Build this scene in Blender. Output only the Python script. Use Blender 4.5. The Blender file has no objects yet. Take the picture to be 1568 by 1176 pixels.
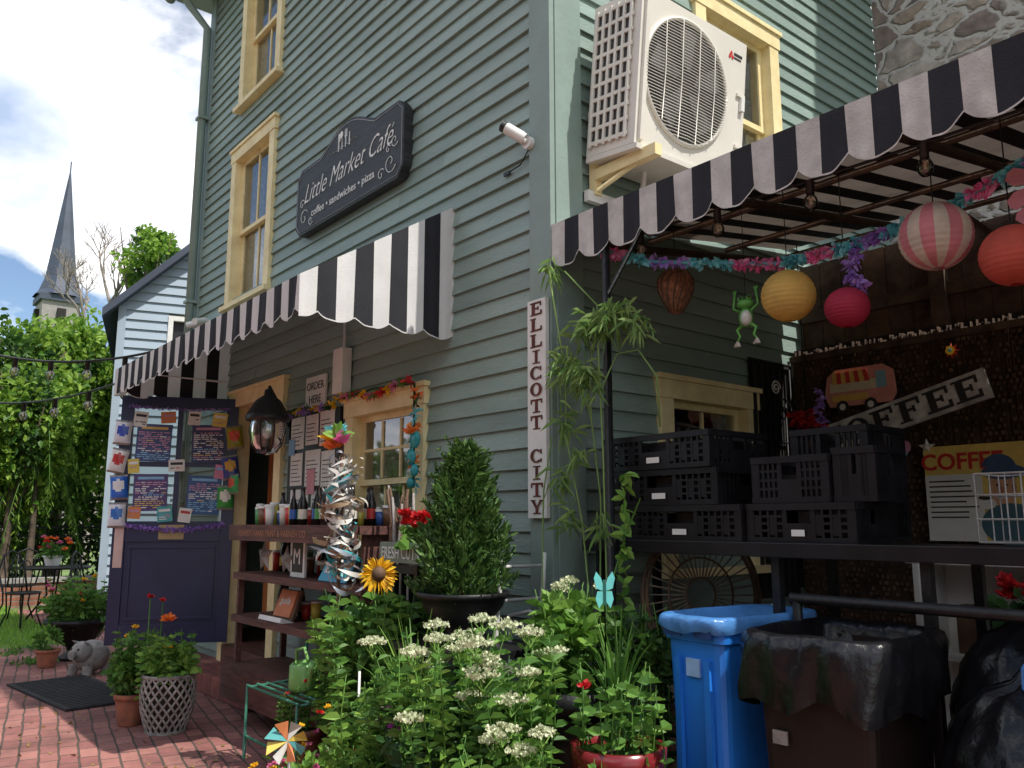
import bpy, math, random
import numpy as np
from mathutils import Vector, Matrix
random.seed(7); rng=np.random.default_rng(7)
pi=math.pi
scene=bpy.context.scene
# ------------------------------------------------------------ materials
def newmat(name):
    m=bpy.data.materials.new(name);m.use_nodes=True
    nt=m.node_tree;b=nt.nodes['Principled BSDF'];return m,nt,b
def N(nt,t,**k):
    n=nt.nodes.new(t)
    for a,v in k.items():
        if a in n.inputs.keys(): n.inputs[a].default_value=v
        else: setattr(n,a,v)
    return n
def c4(c): return (c[0],c[1],c[2],1)
def mat(name,col,rough=.6,var=.15,scale=6,bump=0,bscale=40,metal=0,dirt=None,stretch=None,trans=0,spec=None):
    m,nt,b=newmat(name)
    L=nt.links.new
    tc=N(nt,'ShaderNodeTexCoord')
    vec=tc.outputs['Object']
    if stretch:
        mp=N(nt,'ShaderNodeMapping');mp.inputs['Scale'].default_value=stretch
        L(vec,mp.inputs[0]);vec=mp.outputs[0]
    no=N(nt,'ShaderNodeTexNoise',Scale=scale,Detail=5.,Roughness=.6);L(vec,no.inputs['Vector'])
    rp=N(nt,'ShaderNodeValToRGB')
    rp.color_ramp.elements[0].position=.3;rp.color_ramp.elements[1].position=.7
    d=dirt if dirt else [x*(1-var*1.6) for x in col]
    rp.color_ramp.elements[0].color=c4(d);rp.color_ramp.elements[1].color=c4([min(1,x*(1+var*.6)) for x in col])
    L(no.outputs['Fac'],rp.inputs[0]);L(rp.outputs[0],b.inputs['Base Color'])
    b.inputs['Roughness'].default_value=rough;b.inputs['Metallic'].default_value=metal
    if spec is not None:b.inputs['Specular IOR Level'].default_value=spec
    if bump:
        n2=N(nt,'ShaderNodeTexNoise',Scale=bscale,Detail=4.);L(vec,n2.inputs['Vector'])
        bp=N(nt,'ShaderNodeBump',Strength=bump,Distance=.01);L(n2.outputs['Fac'],bp.inputs['Height']);L(bp.outputs[0],b.inputs['Normal'])
    if trans:
        tr=N(nt,'ShaderNodeBsdfTranslucent');L(rp.outputs[0],tr.inputs[0])
        mx=N(nt,'ShaderNodeMixShader');mx.inputs[0].default_value=trans
        L(b.outputs[0],mx.inputs[1]);L(tr.outputs[0],mx.inputs[2])
        L(mx.outputs[0],nt.nodes['Material Output'].inputs[0])
    return m
def sidingmat(name,col,dirt,pale):
    m,nt,b=newmat(name);L=nt.links.new
    tc=N(nt,'ShaderNodeTexCoord');mp=N(nt,'ShaderNodeMapping');mp.inputs['Scale'].default_value=(1,1,5);L(tc.outputs['Object'],mp.inputs[0])
    no=N(nt,'ShaderNodeTexNoise',Scale=1.3,Detail=6.,Roughness=.6);L(mp.outputs[0],no.inputs['Vector'])
    rp=N(nt,'ShaderNodeValToRGB');rp.color_ramp.elements[0].position=.3;rp.color_ramp.elements[1].position=.7
    rp.color_ramp.elements[0].color=c4(dirt);rp.color_ramp.elements[1].color=c4(col);L(no.outputs['Fac'],rp.inputs[0])
    g=N(nt,'ShaderNodeNewGeometry')
    mr=N(nt,'ShaderNodeMapRange');mr.inputs[3].default_value=.84;mr.inputs[4].default_value=1.12;L(g.outputs['Random Per Island'],mr.inputs[0])
    mu=N(nt,'ShaderNodeVectorMath',operation='SCALE');L(rp.outputs[0],mu.inputs[0]);L(mr.outputs[0],mu.inputs['Scale'])
    n3=N(nt,'ShaderNodeTexNoise',Scale=4.,Detail=8.,Roughness=.75);mp2=N(nt,'ShaderNodeMapping');mp2.inputs['Scale'].default_value=(1.5,1.5,14);L(tc.outputs['Object'],mp2.inputs[0]);L(mp2.outputs[0],n3.inputs['Vector'])
    r3=N(nt,'ShaderNodeValToRGB');r3.color_ramp.elements[0].position=.62;r3.color_ramp.elements[1].position=.70;L(n3.outputs['Fac'],r3.inputs[0])
    mx=N(nt,'ShaderNodeMixRGB');L(r3.outputs[0],mx.inputs[0]);L(mu.outputs[0],mx.inputs[1]);mx.inputs[2].default_value=c4(pale)
    L(mx.outputs[0],b.inputs['Base Color']);b.inputs['Roughness'].default_value=.42
    n2=N(nt,'ShaderNodeTexNoise',Scale=22.,Detail=5.);L(mp.outputs[0],n2.inputs['Vector'])
    bp=N(nt,'ShaderNodeBump',Strength=.5,Distance=.008);L(n2.outputs['Fac'],bp.inputs['Height']);L(bp.outputs[0],b.inputs['Normal'])
    return m
def leafmat(name,c1,c2,trans=.3,rough=.5):
    m,nt,b=newmat(name);L=nt.links.new
    g=N(nt,'ShaderNodeNewGeometry');rp=N(nt,'ShaderNodeValToRGB')
    rp.color_ramp.elements[0].color=c4(c1);rp.color_ramp.elements[1].color=c4(c2)
    L(g.outputs['Random Per Island'],rp.inputs[0]);L(rp.outputs[0],b.inputs['Base Color'])
    b.inputs['Roughness'].default_value=rough;b.inputs['Specular IOR Level'].default_value=.35
    tr=N(nt,'ShaderNodeBsdfTranslucent');L(rp.outputs[0],tr.inputs[0])
    mx=N(nt,'ShaderNodeMixShader');mx.inputs[0].default_value=trans
    L(b.outputs[0],mx.inputs[1]);L(tr.outputs[0],mx.inputs[2]);L(mx.outputs[0],nt.nodes['Material Output'].inputs[0])
    return m
def glassmat(name,tint=(.9,.95,.95),gl=.22,rough=.03):
    m=bpy.data.materials.new(name);m.use_nodes=True;nt=m.node_tree;nt.nodes.clear();L=nt.links.new
    o=N(nt,'ShaderNodeOutputMaterial');t=N(nt,'ShaderNodeBsdfTransparent');t.inputs[0].default_value=c4(tint)
    g=N(nt,'ShaderNodeBsdfGlossy');g.inputs['Roughness'].default_value=rough
    fr=N(nt,'ShaderNodeFresnel',IOR=1.45);ma=N(nt,'ShaderNodeMath',operation='ADD');ma.inputs[1].default_value=gl;L(fr.outputs[0],ma.inputs[0])
    mx=N(nt,'ShaderNodeMixShader');L(ma.outputs[0],mx.inputs[0]);L(t.outputs[0],mx.inputs[1]);L(g.outputs[0],mx.inputs[2]);L(mx.outputs[0],o.inputs[0])
    return m
def brickmat(name,c1,c2,mort,bw=.2,bh=.1,ms=.006,rot=0,wall=False):
    m,nt,b=newmat(name);L=nt.links.new
    tc=N(nt,'ShaderNodeTexCoord');mp=N(nt,'ShaderNodeMapping');mp.inputs['Rotation'].default_value=(pi/2 if wall else 0,0,rot)
    L(tc.outputs['Object'],mp.inputs[0])
    wn=N(nt,'ShaderNodeTexNoise',Scale=3.,Detail=2.);L(tc.outputs['Object'],wn.inputs['Vector'])
    ad=N(nt,'ShaderNodeMixRGB',blend_type='LINEAR_LIGHT');ad.inputs[0].default_value=.02;L(mp.outputs[0],ad.inputs[1]);L(wn.outputs['Color'],ad.inputs[2])
    bt=N(nt,'ShaderNodeTexBrick');bt.inputs['Scale'].default_value=1;bt.inputs['Brick Width'].default_value=bw;bt.inputs['Row Height'].default_value=bh
    bt.inputs['Mortar Size'].default_value=ms;bt.inputs['Mortar Smooth'].default_value=.3;bt.inputs['Bias'].default_value=0
    bt.inputs['Color1'].default_value=c4(c1);bt.inputs['Color2'].default_value=c4(c2);bt.inputs['Mortar'].default_value=c4(mort)
    L(ad.outputs[0],bt.inputs['Vector'])
    no=N(nt,'ShaderNodeTexNoise',Scale=1.7,Detail=6.,Roughness=.65);L(tc.outputs['Object'],no.inputs['Vector'])
    rp=N(nt,'ShaderNodeValToRGB');rp.color_ramp.elements[0].position=.35;rp.color_ramp.elements[0].color=(.5,.5,.5,1);rp.color_ramp.elements[1].position=.7;rp.color_ramp.elements[1].color=(1.2,1.17,1.15,1)
    L(no.outputs['Fac'],rp.inputs[0])
    mu=N(nt,'ShaderNodeMixRGB',blend_type='MULTIPLY');mu.inputs[0].default_value=1;L(bt.outputs['Color'],mu.inputs[1]);L(rp.outputs[0],mu.inputs[2])
    L(mu.outputs[0],b.inputs['Base Color']);b.inputs['Roughness'].default_value=.85
    n2=N(nt,'ShaderNodeTexNoise',Scale=60.,Detail=3.);L(tc.outputs['Object'],n2.inputs['Vector'])
    ms2=N(nt,'ShaderNodeMath',operation='MULTIPLY_ADD');ms2.inputs[1].default_value=-1.2;L(bt.outputs['Fac'],ms2.inputs[0]);L(n2.outputs['Fac'],ms2.inputs[2])
    bp=N(nt,'ShaderNodeBump',Strength=.7,Distance=.008);L(ms2.outputs[0],bp.inputs['Height']);L(bp.outputs[0],b.inputs['Normal'])
    return m
def stonemat(name):
    m,nt,b=newmat(name);L=nt.links.new
    tc=N(nt,'ShaderNodeTexCoord');mp=N(nt,'ShaderNodeMapping');mp.inputs['Scale'].default_value=(3.6,3.6,5.6);L(tc.outputs['Object'],mp.inputs[0])
    wn=N(nt,'ShaderNodeTexNoise',Scale=1.5,Detail=3.);L(mp.outputs[0],wn.inputs['Vector'])
    ad=N(nt,'ShaderNodeMixRGB',blend_type='LINEAR_LIGHT');ad.inputs[0].default_value=.3;L(mp.outputs[0],ad.inputs[1]);L(wn.outputs['Color'],ad.inputs[2])
    v=N(nt,'ShaderNodeTexVoronoi',Scale=1.);L(ad.outputs[0],v.inputs['Vector'])
    ve=N(nt,'ShaderNodeTexVoronoi',Scale=1.,feature='DISTANCE_TO_EDGE');L(ad.outputs[0],ve.inputs['Vector'])
    rp=N(nt,'ShaderNodeValToRGB');e=rp.color_ramp.elements;e[0].color=(.16,.14,.15,1);e[1].color=(.42,.38,.34,1);x=e.new(.5);x.color=(.28,.21,.16,1)
    L(v.outputs['Color'],rp.inputs[0])
    n=N(nt,'ShaderNodeTexNoise',Scale=9.,Detail=6.);L(tc.outputs['Object'],n.inputs['Vector'])
    mm=N(nt,'ShaderNodeMixRGB',blend_type='OVERLAY');mm.inputs[0].default_value=.8;L(rp.outputs[0],mm.inputs[1]);L(n.outputs['Fac'],mm.inputs[2])
    r2=N(nt,'ShaderNodeValToRGB');r2.color_ramp.elements[0].position=.04;r2.color_ramp.elements[1].position=.1;L(ve.outputs[0],r2.inputs[0])
    mx=N(nt,'ShaderNodeMixRGB');L(r2.outputs[0],mx.inputs[0]);mx.inputs[1].default_value=(.5,.47,.44,1);L(mm.outputs[0],mx.inputs[2])
    L(mx.outputs[0],b.inputs['Base Color']);b.inputs['Roughness'].default_value=.9
    mh=N(nt,'ShaderNodeMath',operation='ADD');L(r2.outputs[0],mh.inputs[0]);L(n.outputs['Fac'],mh.inputs[1])
    bp=N(nt,'ShaderNodeBump',Strength=.8,Distance=.03);L(mh.outputs[0],bp.inputs['Height']);L(bp.outputs[0],b.inputs['Normal'])
    return m
M={}
M['siding']=sidingmat('green_siding_paint',(.27,.355,.315),(.205,.28,.248),(.44,.50,.46))
M['trimg']=mat('green_trim_paint',(.24,.32,.285),.5,.1,3,.2,30)
M['cream']=mat('cream_trim_paint',(.86,.74,.42),.5,.12,7,.2,30,dirt=(.72,.58,.3))
M['white']=mat('white_paint',(.78,.77,.74),.5,.08,9)
M['offw']=mat('lace_curtain',(.72,.70,.62),.9,.2,30,trans=.3)
M['black']=mat('black_paint',(.018,.018,.02),.4,.2,9)
M['iron']=mat('black_iron',(.02,.02,.022),.45,.3,30,.2,60,metal=.4)
M['plastic']=mat('black_crate_plastic',(.011,.011,.014),.38,.3,9,spec=.35)
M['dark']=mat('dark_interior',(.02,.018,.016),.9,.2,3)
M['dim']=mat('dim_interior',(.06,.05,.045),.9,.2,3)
M['stripeW']=mat('awning_white_canvas',(.78,.77,.76),.85,.06,5,.3,120,trans=.2)
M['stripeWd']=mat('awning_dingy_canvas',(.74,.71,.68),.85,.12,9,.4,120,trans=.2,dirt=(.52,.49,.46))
M['roofShadeW']=mat('awning_shaded_white_canvas',(.42,.36,.31),.9,.15,5,.3,120,trans=.10)  # white roof stripes dimmed in colour to imitate shade under the awning
M['stripeB']=mat('awning_black_canvas',(.016,.016,.022),.85,.2,5,.3,120)
M['navy']=mat('navy_door_paint',(.022,.028,.085),.35,.15,4)
M['wood']=mat('red_brown_shelf_wood',(.13,.052,.042),.6,.4,5,.4,30,stretch=(1,8,8))
M['brownw']=mat('brown_wood',(.13,.07,.04),.7,.4,7,.4,30)
M['bark']=mat('bark',(.11,.08,.055),.9,.4,8,.8,20)
M['bamboo']=mat('bamboo_brown',(.10,.062,.04),.8,.5,9,.4,50,dirt=(.03,.018,.012))
M['slate']=mat('slate_blue',(.05,.065,.10),.6,.2,.6)
M['housew']=mat('pale_blue_siding',(.34,.42,.50),.6,.06,1)
M['roofd']=mat('dark_shingle',(.07,.07,.075),.9,.3,8,.5,20)
M['terra']=mat('terracotta',(.38,.13,.07),.8,.3,12,.2,40,dirt=(.22,.09,.06))
M['redpot']=mat('glazed_red',(.22,.02,.025),.2,.25,9)
M['stonegr']=mat('grey_stone',(.33,.31,.29),.85,.3,14,.4,50)
M['soil']=mat('soil',(.035,.022,.015),.95,.4,20,.8,30)
M['ac']=mat('ac_beige_metal',(.74,.71,.64),.4,.05,4)
M['acd']=mat('ac_dark',(.03,.03,.032),.5,.2,10)
M['glass']=glassmat('window_glass')
M['glassd']=glassmat('door_glass',(.55,.62,.62),.1)
M['bulb']=glassmat('bulb_glass',(.95,.9,.8),.1,.02)
M['clearp']=glassmat('clear_glass',(.85,.88,.9),.12,.05)
M['blueb']=mat('blue_bin_plastic',(.02,.20,.72),.4,.08,5)
M['brownb']=mat('brown_bin_plastic',(.022,.014,.013),.45,.15,5,spec=.3)
M['bag']=mat('black_bag_plastic',(.008,.008,.010),.3,.2,5,1.,14,spec=.4)
M['bagb']=mat('blue_bag_plastic',(.12,.36,.80),.25,.2,5,.6,25,trans=.25)
M['rubber']=mat('door_mat_rubber',(.03,.03,.033),.9,.3,20,.6,80)
M['paper']=mat('paper',(.75,.74,.7),.8,.06,14)
M['signb']=mat('blackboard_sign',(.028,.028,.03),.5,.5,5,.4,20,stretch=(1,1,14))
M['signw']=mat('sign_white_letters',(.8,.8,.78),.6,.05,9)
M['rust']=mat('rusty_letters',(.13,.03,.02),.7,.4,20)
M['letd']=mat('dark_letters',(.03,.03,.03),.6,.2,9)
def col(name,c,r=.6,t=0):
    k='c_'+name
    if k not in M: M[k]=mat(name,c,r,.12,12,trans=t)
    return M[k]
M['leafA']=leafmat('leaf_mid_green',(.045,.13,.025),(.16,.33,.06))
M['leafB']=leafmat('leaf_bright_green',(.09,.22,.035),(.26,.45,.08),.35)
M['leafD']=leafmat('leaf_dark_green',(.012,.045,.014),(.05,.12,.03),.2)
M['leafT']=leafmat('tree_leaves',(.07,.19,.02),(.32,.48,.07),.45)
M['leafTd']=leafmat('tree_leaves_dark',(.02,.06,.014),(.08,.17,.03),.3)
M['leafJ']=leafmat('juniper_needles',(.015,.06,.015),(.12,.22,.05),.2)
M['leafV']=leafmat('vine_leaves',(.12,.24,.06),(.32,.46,.15),.4)
M['grass']=leafmat('grass_blades',(.14,.31,.04),(.36,.55,.1),.35)
M['flW']=leafmat('sedum_heads',(.42,.48,.26),(.75,.76,.55),.2)
M['flR']=leafmat('red_petals',(.45,.01,.02),(.75,.04,.04),.2)
M['flO']=leafmat('orange_petals',(.75,.12,.03),(.9,.3,.06),.2)
M['flY']=leafmat('yellow_petals',(.8,.42,.01),(.9,.6,.04),.2)
M['flP']=leafmat('pink_petals',(.55,.05,.22),(.8,.3,.45),.2)
M['flV']=leafmat('purple_petals',(.28,.02,.30),(.5,.08,.45),.2)
M['gcy']=leafmat('garland_cyan',(.08,.5,.6),(.3,.75,.8),.3)
M['gpk']=leafmat('garland_pink',(.8,.12,.4),(.85,.4,.6),.3)
M['gpu']=leafmat('garland_purple',(.3,.15,.6),(.5,.35,.75),.3)
# ------------------------------------------------------------ mesh builder
class MB:
    def __init__(s): s.v=[];s.f=[];s.mi=[];s.sm=[];s.mats=[];s.M=Matrix.Identity(4)
    def mid(s,m):
        if isinstance(m,str): m=M[m]
        if m not in s.mats: s.mats.append(m)
        return s.mats.index(m)
    def add(s,vs,fs,m,smooth=False):
        o=len(s.v);i=s.mid(m)
        s.v.extend([tuple(s.M@Vector(v)) for v in vs])
        s.f.extend([tuple(a+o for a in f) for f in fs]);s.mi.extend([i]*len(fs));s.sm.extend([smooth]*len(fs))
    def addnp(s,V,Fc,m):
        o=len(s.v);i=s.mid(m)
        s.v.extend(map(tuple,V.tolist()));s.f.extend(map(tuple,(Fc+o).tolist()));s.mi.extend([i]*len(Fc));s.sm.extend([False]*len(Fc))
    def b(s,x0,x1,y0,y1,z0,z1,m):
        s.add([(x0,y0,z0),(x1,y0,z0),(x1,y1,z0),(x0,y1,z0),(x0,y0,z1),(x1,y0,z1),(x1,y1,z1),(x0,y1,z1)],
              [(0,3,2,1),(4,5,6,7),(0,1,5,4),(1,2,6,5),(2,3,7,6),(3,0,4,7)],m)
    def cyl(s,p0,p1,r0,r1=None,m='iron',n=10,cap=True,smooth=True):
        r1=r0 if r1 is None else r1
        p0=Vector(p0);p1=Vector(p1);d=(p1-p0).normalized()
        a=d.cross(Vector((0,0,1)));
        if a.length<1e-3:a=Vector((1,0,0))
        a.normalize();b=d.cross(a)
        vs=[];fs=[]
        for p,r in((p0,r0),(p1,r1)):
            for k in range(n):
                t=2*pi*k/n;vs.append(p+a*math.cos(t)*r+b*math.sin(t)*r)
        for k in range(n): fs.append((k,(k+1)%n,n+(k+1)%n,n+k))
        s.add(vs,fs,m,smooth)
        if cap:
            s.add(vs[:n],[tuple(range(n))],m);s.add(vs[n:],[tuple(range(n))],m)
    def tube(s,pts,r,m='iron',n=6):
        pts=[Vector(p) for p in pts];vs=[];fs=[]
        rr=r if isinstance(r,(list,tuple)) else [r]*len(pts)
        pa=None
        for i,p in enumerate(pts):
            d=(pts[min(i+1,len(pts)-1)]-pts[max(i-1,0)]);
            if d.length<1e-6:d=Vector((0,0,1))
            d.normalize()
            if pa is None:
                a=d.cross(Vector((0,0,1)));
                if a.length<1e-2:a=d.cross(Vector((1,0,0)))
            else:
                a=pa-d*pa.dot(d)
                if a.length<1e-3:a=d.cross(Vector((.3,.7,.2)))
            a.normalize();pa=a;b=d.cross(a)
            for k in range(n):
                t=2*pi*k/n;vs.append(p+a*math.cos(t)*rr[i]+b*math.sin(t)*rr[i])
        for i in range(len(pts)-1):
            for k in range(n): fs.append((i*n+k,i*n+(k+1)%n,(i+1)*n+(k+1)%n,(i+1)*n+k))
        fs.append(tuple(range(n)));fs.append(tuple((len(pts)-1)*n+k for k in range(n)))
        s.add(vs,fs,m,True)
    def lathe(s,prof,c=(0,0,0),m='terra',n=24,m2=None,every=2):
        vs=[];
        for r,z in prof:
            for k in range(n):
                t=2*pi*k/n;vs.append((c[0]+r*math.cos(t),c[1]+r*math.sin(t),c[2]+z))
        fa=[];fb=[]
        for i in range(len(prof)-1):
            for k in range(n):
                f=(i*n+k,i*n+(k+1)%n,(i+1)*n+(k+1)%n,(i+1)*n+k)
                (fb if (m2 and (k//every)%2) else fa).append(f)
        s.add(vs,fa,m,True)
        if fb: s.add(vs,fb,m2,True)
    def sph(s,c,r,m,n=14,rings=9):
        if not hasattr(r,'__len__'): r=(r,r,r)
        vs=[];fs=[]
        for i in range(rings+1):
            p=pi*i/rings
            for k in range(n):
                t=2*pi*k/n;vs.append((c[0]+r[0]*math.sin(p)*math.cos(t),c[1]+r[1]*math.sin(p)*math.sin(t),c[2]+r[2]*math.cos(p)))
        for i in range(rings):
            for k in range(n): fs.append((i*n+k,(i+1)*n+k,(i+1)*n+(k+1)%n,i*n+(k+1)%n))
        s.add(vs,fs,m,True)
    def prism(s,pts,y0,y1,m):   # polygon in xz extruded along y
        n=len(pts)
        vs=[(x,y0,z) for x,z in pts]+[(x,y1,z) for x,z in pts]
        fs=[tuple(range(n)),tuple(range(2*n-1,n-1,-1))]+[(k,(k+1)%n,n+(k+1)%n,n+k) for k in range(n)]
        s.add(vs,fs,m)
    def text(s,body,size,x,z,y,m,align='CENTER',shear=0,off=0,sx=1,rot=0,ext=.001):
        cu=bpy.data.curves.new('t','FONT');cu.body=body;cu.size=size;cu.align_x=align;cu.shear=shear;cu.offset=off;cu.extrude=ext
        cu.resolution_u=3
        ob=bpy.data.objects.new('t',cu);bpy.context.collection.objects.link(ob)
        dg=bpy.context.evaluated_depsgraph_get();me=ob.evaluated_get(dg).to_mesh()
        ca,sa=math.cos(rot),math.sin(rot)
        vs=[(x+v.co.x*sx*ca-v.co.y*sa,y-v.co.z,z+v.co.x*sx*sa+v.co.y*ca) for v in me.vertices];fs=[tuple(p.vertices) for p in me.polygons]
        ob.evaluated_get(dg).to_mesh_clear()
        bpy.data.objects.remove(ob);bpy.data.curves.remove(cu)
        s.add(vs,fs,m)
    def done(s,name,parent=None,bevel=0):
        me=bpy.data.meshes.new(name);me.from_pydata(s.v,[],s.f)
        for m in s.mats: me.materials.append(m)
        me.polygons.foreach_set('material_index',s.mi);me.polygons.foreach_set('use_smooth',s.sm);me.update()
        ob=bpy.data.objects.new(name,me);bpy.context.collection.objects.link(ob)
        if parent: ob.parent=parent
        if bevel:
            bm=ob.modifiers.new('b','BEVEL');bm.width=bevel;bm.segments=2;bm.limit_method='ANGLE'
        return ob
def empty(name):
    e=bpy.data.objects.new(name,None);bpy.context.collection.objects.link(e);return e
def unit(a): return a/np.maximum(np.linalg.norm(a,axis=1,keepdims=True),1e-6)
def leaves(mb,C,D,ln,wr,m,fold=.25,droop=.15):
    n=len(C);D=unit(D);r=rng.normal(size=(n,3));S=unit(np.cross(D,r));Nn=np.cross(D,S)
    Nn=np.where(Nn[:,2:3]<0,-Nn,Nn)
    l=ln[:,None];w=l*wr*.5
    dz=np.array([[0,0,-1.]])
    b=C;t=C+D*l+dz*l*droop
    L1=C+D*l*.3-S*w+Nn*w*fold;L2=C+D*l*.7-S*w*.75+Nn*w*fold+dz*l*droop*.4
    R1=C+D*l*.3+S*w+Nn*w*fold;R2=C+D*l*.7+S*w*.75+Nn*w*fold+dz*l*droop*.4
    V=np.stack([b,L1,L2,t,R2,R1],axis=1).reshape(-1,3)
    o=np.arange(n)[:,None]*6
    F=np.concatenate([o+np.array([[0,1,2,3]]),o+np.array([[0,3,4,5]])],axis=0)
    mb.addnp(V,F,m)
def ell(c,r,k,n,sub=.35,shell=True):
    c=np.array(c);r=np.array(r if hasattr(r,'__len__') else (r,r,r))
    q=unit(rng.normal(size=(k,3)))*(rng.random((k,1))**(.33 if not shell else .2))
    ids=rng.integers(0,k,n)
    p=q[ids]*(1-sub*.6)+unit(rng.normal(size=(n,3)))*(rng.random((n,1))**.4)*sub*rng.uniform(.6,1.2,(k,1))[ids]
    return c+p*r, p*r
def bush(mb,c,r,n,ls,m,wr=.5,k=14,sub=.4,upb=.3,ljit=.4):
    P,O=ell(c,r,k,n,sub)
    D=unit(O)+rng.normal(size=P.shape)*.7;D[:,2]+=upb
    leaves(mb,P,D,ls*(1-ljit+2*ljit*rng.random(n)),wr,m)
def flower(mb,c,r,m,n=26,up=1.,cm=None):
    P=np.tile(np.array(c,dtype=float),(n,1));D=rng.normal(size=(n,3));D[:,2]=np.abs(D[:,2])*.8+.1*up
    leaves(mb,P,D,r*(.7+.4*rng.random(n)),.6,m,droop=.05)
    if cm: mb.sph(c,r*.25,cm,8,5)
def pot(name,x,y,z,r,h,m,rim=True):
    mb=MB();pr=[(0,0),(r*.68,0),(r*.72,.01),(r*.95,h*.82),(r*.95,h*.83),(r*1.05,h*.83),(r*1.07,h),(r*.93,h)]
    mb.lathe(pr+[(r*.9,h*.9)],(x,y,z),m,28);mb.lathe([(r*.91,h*.88),(0,h*.9)],(x,y,z),'soil',28)
    return mb
# ------------------------------------------------------------ world / sun / camera
EL=58; AZ=math.atan2(.93,.24)
w=bpy.data.worlds.new('World');scene.world=w;w.use_nodes=True;nt=w.node_tree;L=nt.links.new
bg=nt.nodes['Background']
sk=N(nt,'ShaderNodeTexSky',sky_type='NISHITA');sk.sun_disc=False;sk.sun_elevation=math.radians(EL);sk.sun_rotation=AZ;sk.ozone_density=2.5;sk.dust_density=.4
tc=N(nt,'ShaderNodeTexCoord');sx=N(nt,'ShaderNodeSeparateXYZ');L(tc.outputs['Generated'],sx.inputs[0])
az=N(nt,'ShaderNodeMath',operation='ADD');az.inputs[1].default_value=.35;L(sx.outputs[2],az.inputs[0])
dv=N(nt,'ShaderNodeVectorMath',operation='DIVIDE');cb=N(nt,'ShaderNodeCombineXYZ')
for i in range(3): L(az.outputs[0],cb.inputs[i])
L(tc.outputs['Generated'],dv.inputs[0]);L(cb.outputs[0],dv.inputs[1])
mp=N(nt,'ShaderNodeMapping');mp.inputs['Location'].default_value=(2.3,1.1,.4);L(dv.outputs[0],mp.inputs[0])
no=N(nt,'ShaderNodeTexNoise',Scale=1.9,Detail=10.,Roughness=.54,Distortion=.2);L(mp.outputs[0],no.inputs['Vector'])
rp=N(nt,'ShaderNodeValToRGB');rp.color_ramp.elements[0].position=.425;rp.color_ramp.elements[1].position=.52;L(no.outputs['Fac'],rp.inputs[0])
n2=N(nt,'ShaderNodeTexNoise',Scale=2.4,Detail=6.,Roughness=.5);L(mp.outputs[0],n2.inputs['Vector'])
r2=N(nt,'ShaderNodeValToRGB');r2.color_ramp.elements[0].position=.34;r2.color_ramp.elements[0].color=(3.6,4.5,6.2,1);r2.color_ramp.elements[1].position=.52;r2.color_ramp.elements[1].color=(11,11,11,1);L(n2.outputs['Fac'],r2.inputs[0])
mx=N(nt,'ShaderNodeMixRGB');L(rp.outputs[0],mx.inputs[0]);L(sk.outputs[0],mx.inputs[1]);L(r2.outputs[0],mx.inputs[2])
L(mx.outputs[0],bg.inputs[0]);bg.inputs[1].default_value=.15
sd=bpy.data.lights.new('sun','SUN');sd.energy=5;sd.angle=math.radians(.5);sd.color=(1,.95,.87)
so=bpy.data.objects.new('sun',sd);bpy.context.collection.objects.link(so)
ce=math.cos(math.radians(EL));so.rotation_euler=Vector((math.sin(AZ)*ce,math.cos(AZ)*ce,math.sin(math.radians(EL)))).to_track_quat('Z','Y').to_euler()
so.location=(5,3,12)
cd=bpy.data.cameras.new('camera');co=bpy.data.objects.new('camera',cd);bpy.context.collection.objects.link(co);scene.camera=co
co.location=(3.07,-2.76,1.3);co.rotation_euler=(math.radians(99.405),0,math.radians(50.9));cd.lens=29.39;cd.sensor_width=36;cd.clip_end=2000;cd.clip_start=.05
scene.view_settings.view_transform='Standard'
# ------------------------------------------------------------ ground
M['lawn']=mat('lawn_soil',(.13,.22,.05),.9,.4,2,.5,30,dirt=(.09,.10,.04))
M['brickp']=brickmat('brick_paving',(.42,.19,.16),(.27,.105,.095),(.10,.075,.06),.2,.1,.007,.18)
M['brickl']=brickmat('landing_brick',(.34,.12,.095),(.25,.08,.07),(.08,.06,.05),.2,.1,.007,0)
mb=MB();mb.add([(-600,-600,-.02),(600,-600,-.02),(600,600,-.02),(-600,600,-.02)],[(0,1,2,3)],'lawn');mb.done('ground')
mb=MB();mb.add([(-7.3,-12,0),(8,-12,0),(8,3.6,0),(-7.3,3.6,0)],[(0,1,2,3)],'brickp');mb.done('brick_pavement')
mb=MB();mb.add([(-11.8,-.5,-.005),(-7.3,-.4,-.005),(-7.3,3.5,-.005),(-11.8,3.5,-.005)],[(0,1,2,3)],'brickp')
mb.done('brick_path')
mb=MB()
n=16000;P=np.stack([rng.uniform(-12.3,-7.25,n),rng.uniform(-5,-.45,n),np.full(n,-.02)],1);D=rng.normal(size=(n,3))*.35;D[:,2]=1
leaves(mb,P,D,.05+.06*rng.random(n),.14,'grass');mb.done('lawn_grass')
mb=MB();n=700
cl=rng.integers(0,12,n);cc=np.stack([rng.uniform(-7.2,-4.7,12),rng.uniform(-2.2,-.9,12)],1);P=np.zeros((n,3));P[:,:2]=cc[cl]+rng.normal(size=(n,2))*.09
D=rng.normal(size=(n,3));D[:,2]=abs(D[:,2])+.3;leaves(mb,P,D,.04+.03*rng.random(n),.4,'leafA')
n=220;P=np.stack([rng.uniform(-6,-1.2,n),rng.uniform(-3,-.7,n),np.full(n,.004)],1);D=rng.normal(size=(n,3));D[:,2]=.05;leaves(mb,P,D,.02+.02*rng.random(n),.6,col('dry_leaf',(.25,.15,.05)),droop=0)
mb.done('paving_weeds')
mb=MB();mb.b(-5.3,-2.82,-.36,-.004,0.002,.15,'brickl');mb.done('brick_landing',bevel=.008)
mb=MB();mb.b(.004,5.6,-.25,3.55,0.002,.17,'brickl');mb.done('patio_floor',bevel=.008)
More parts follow.
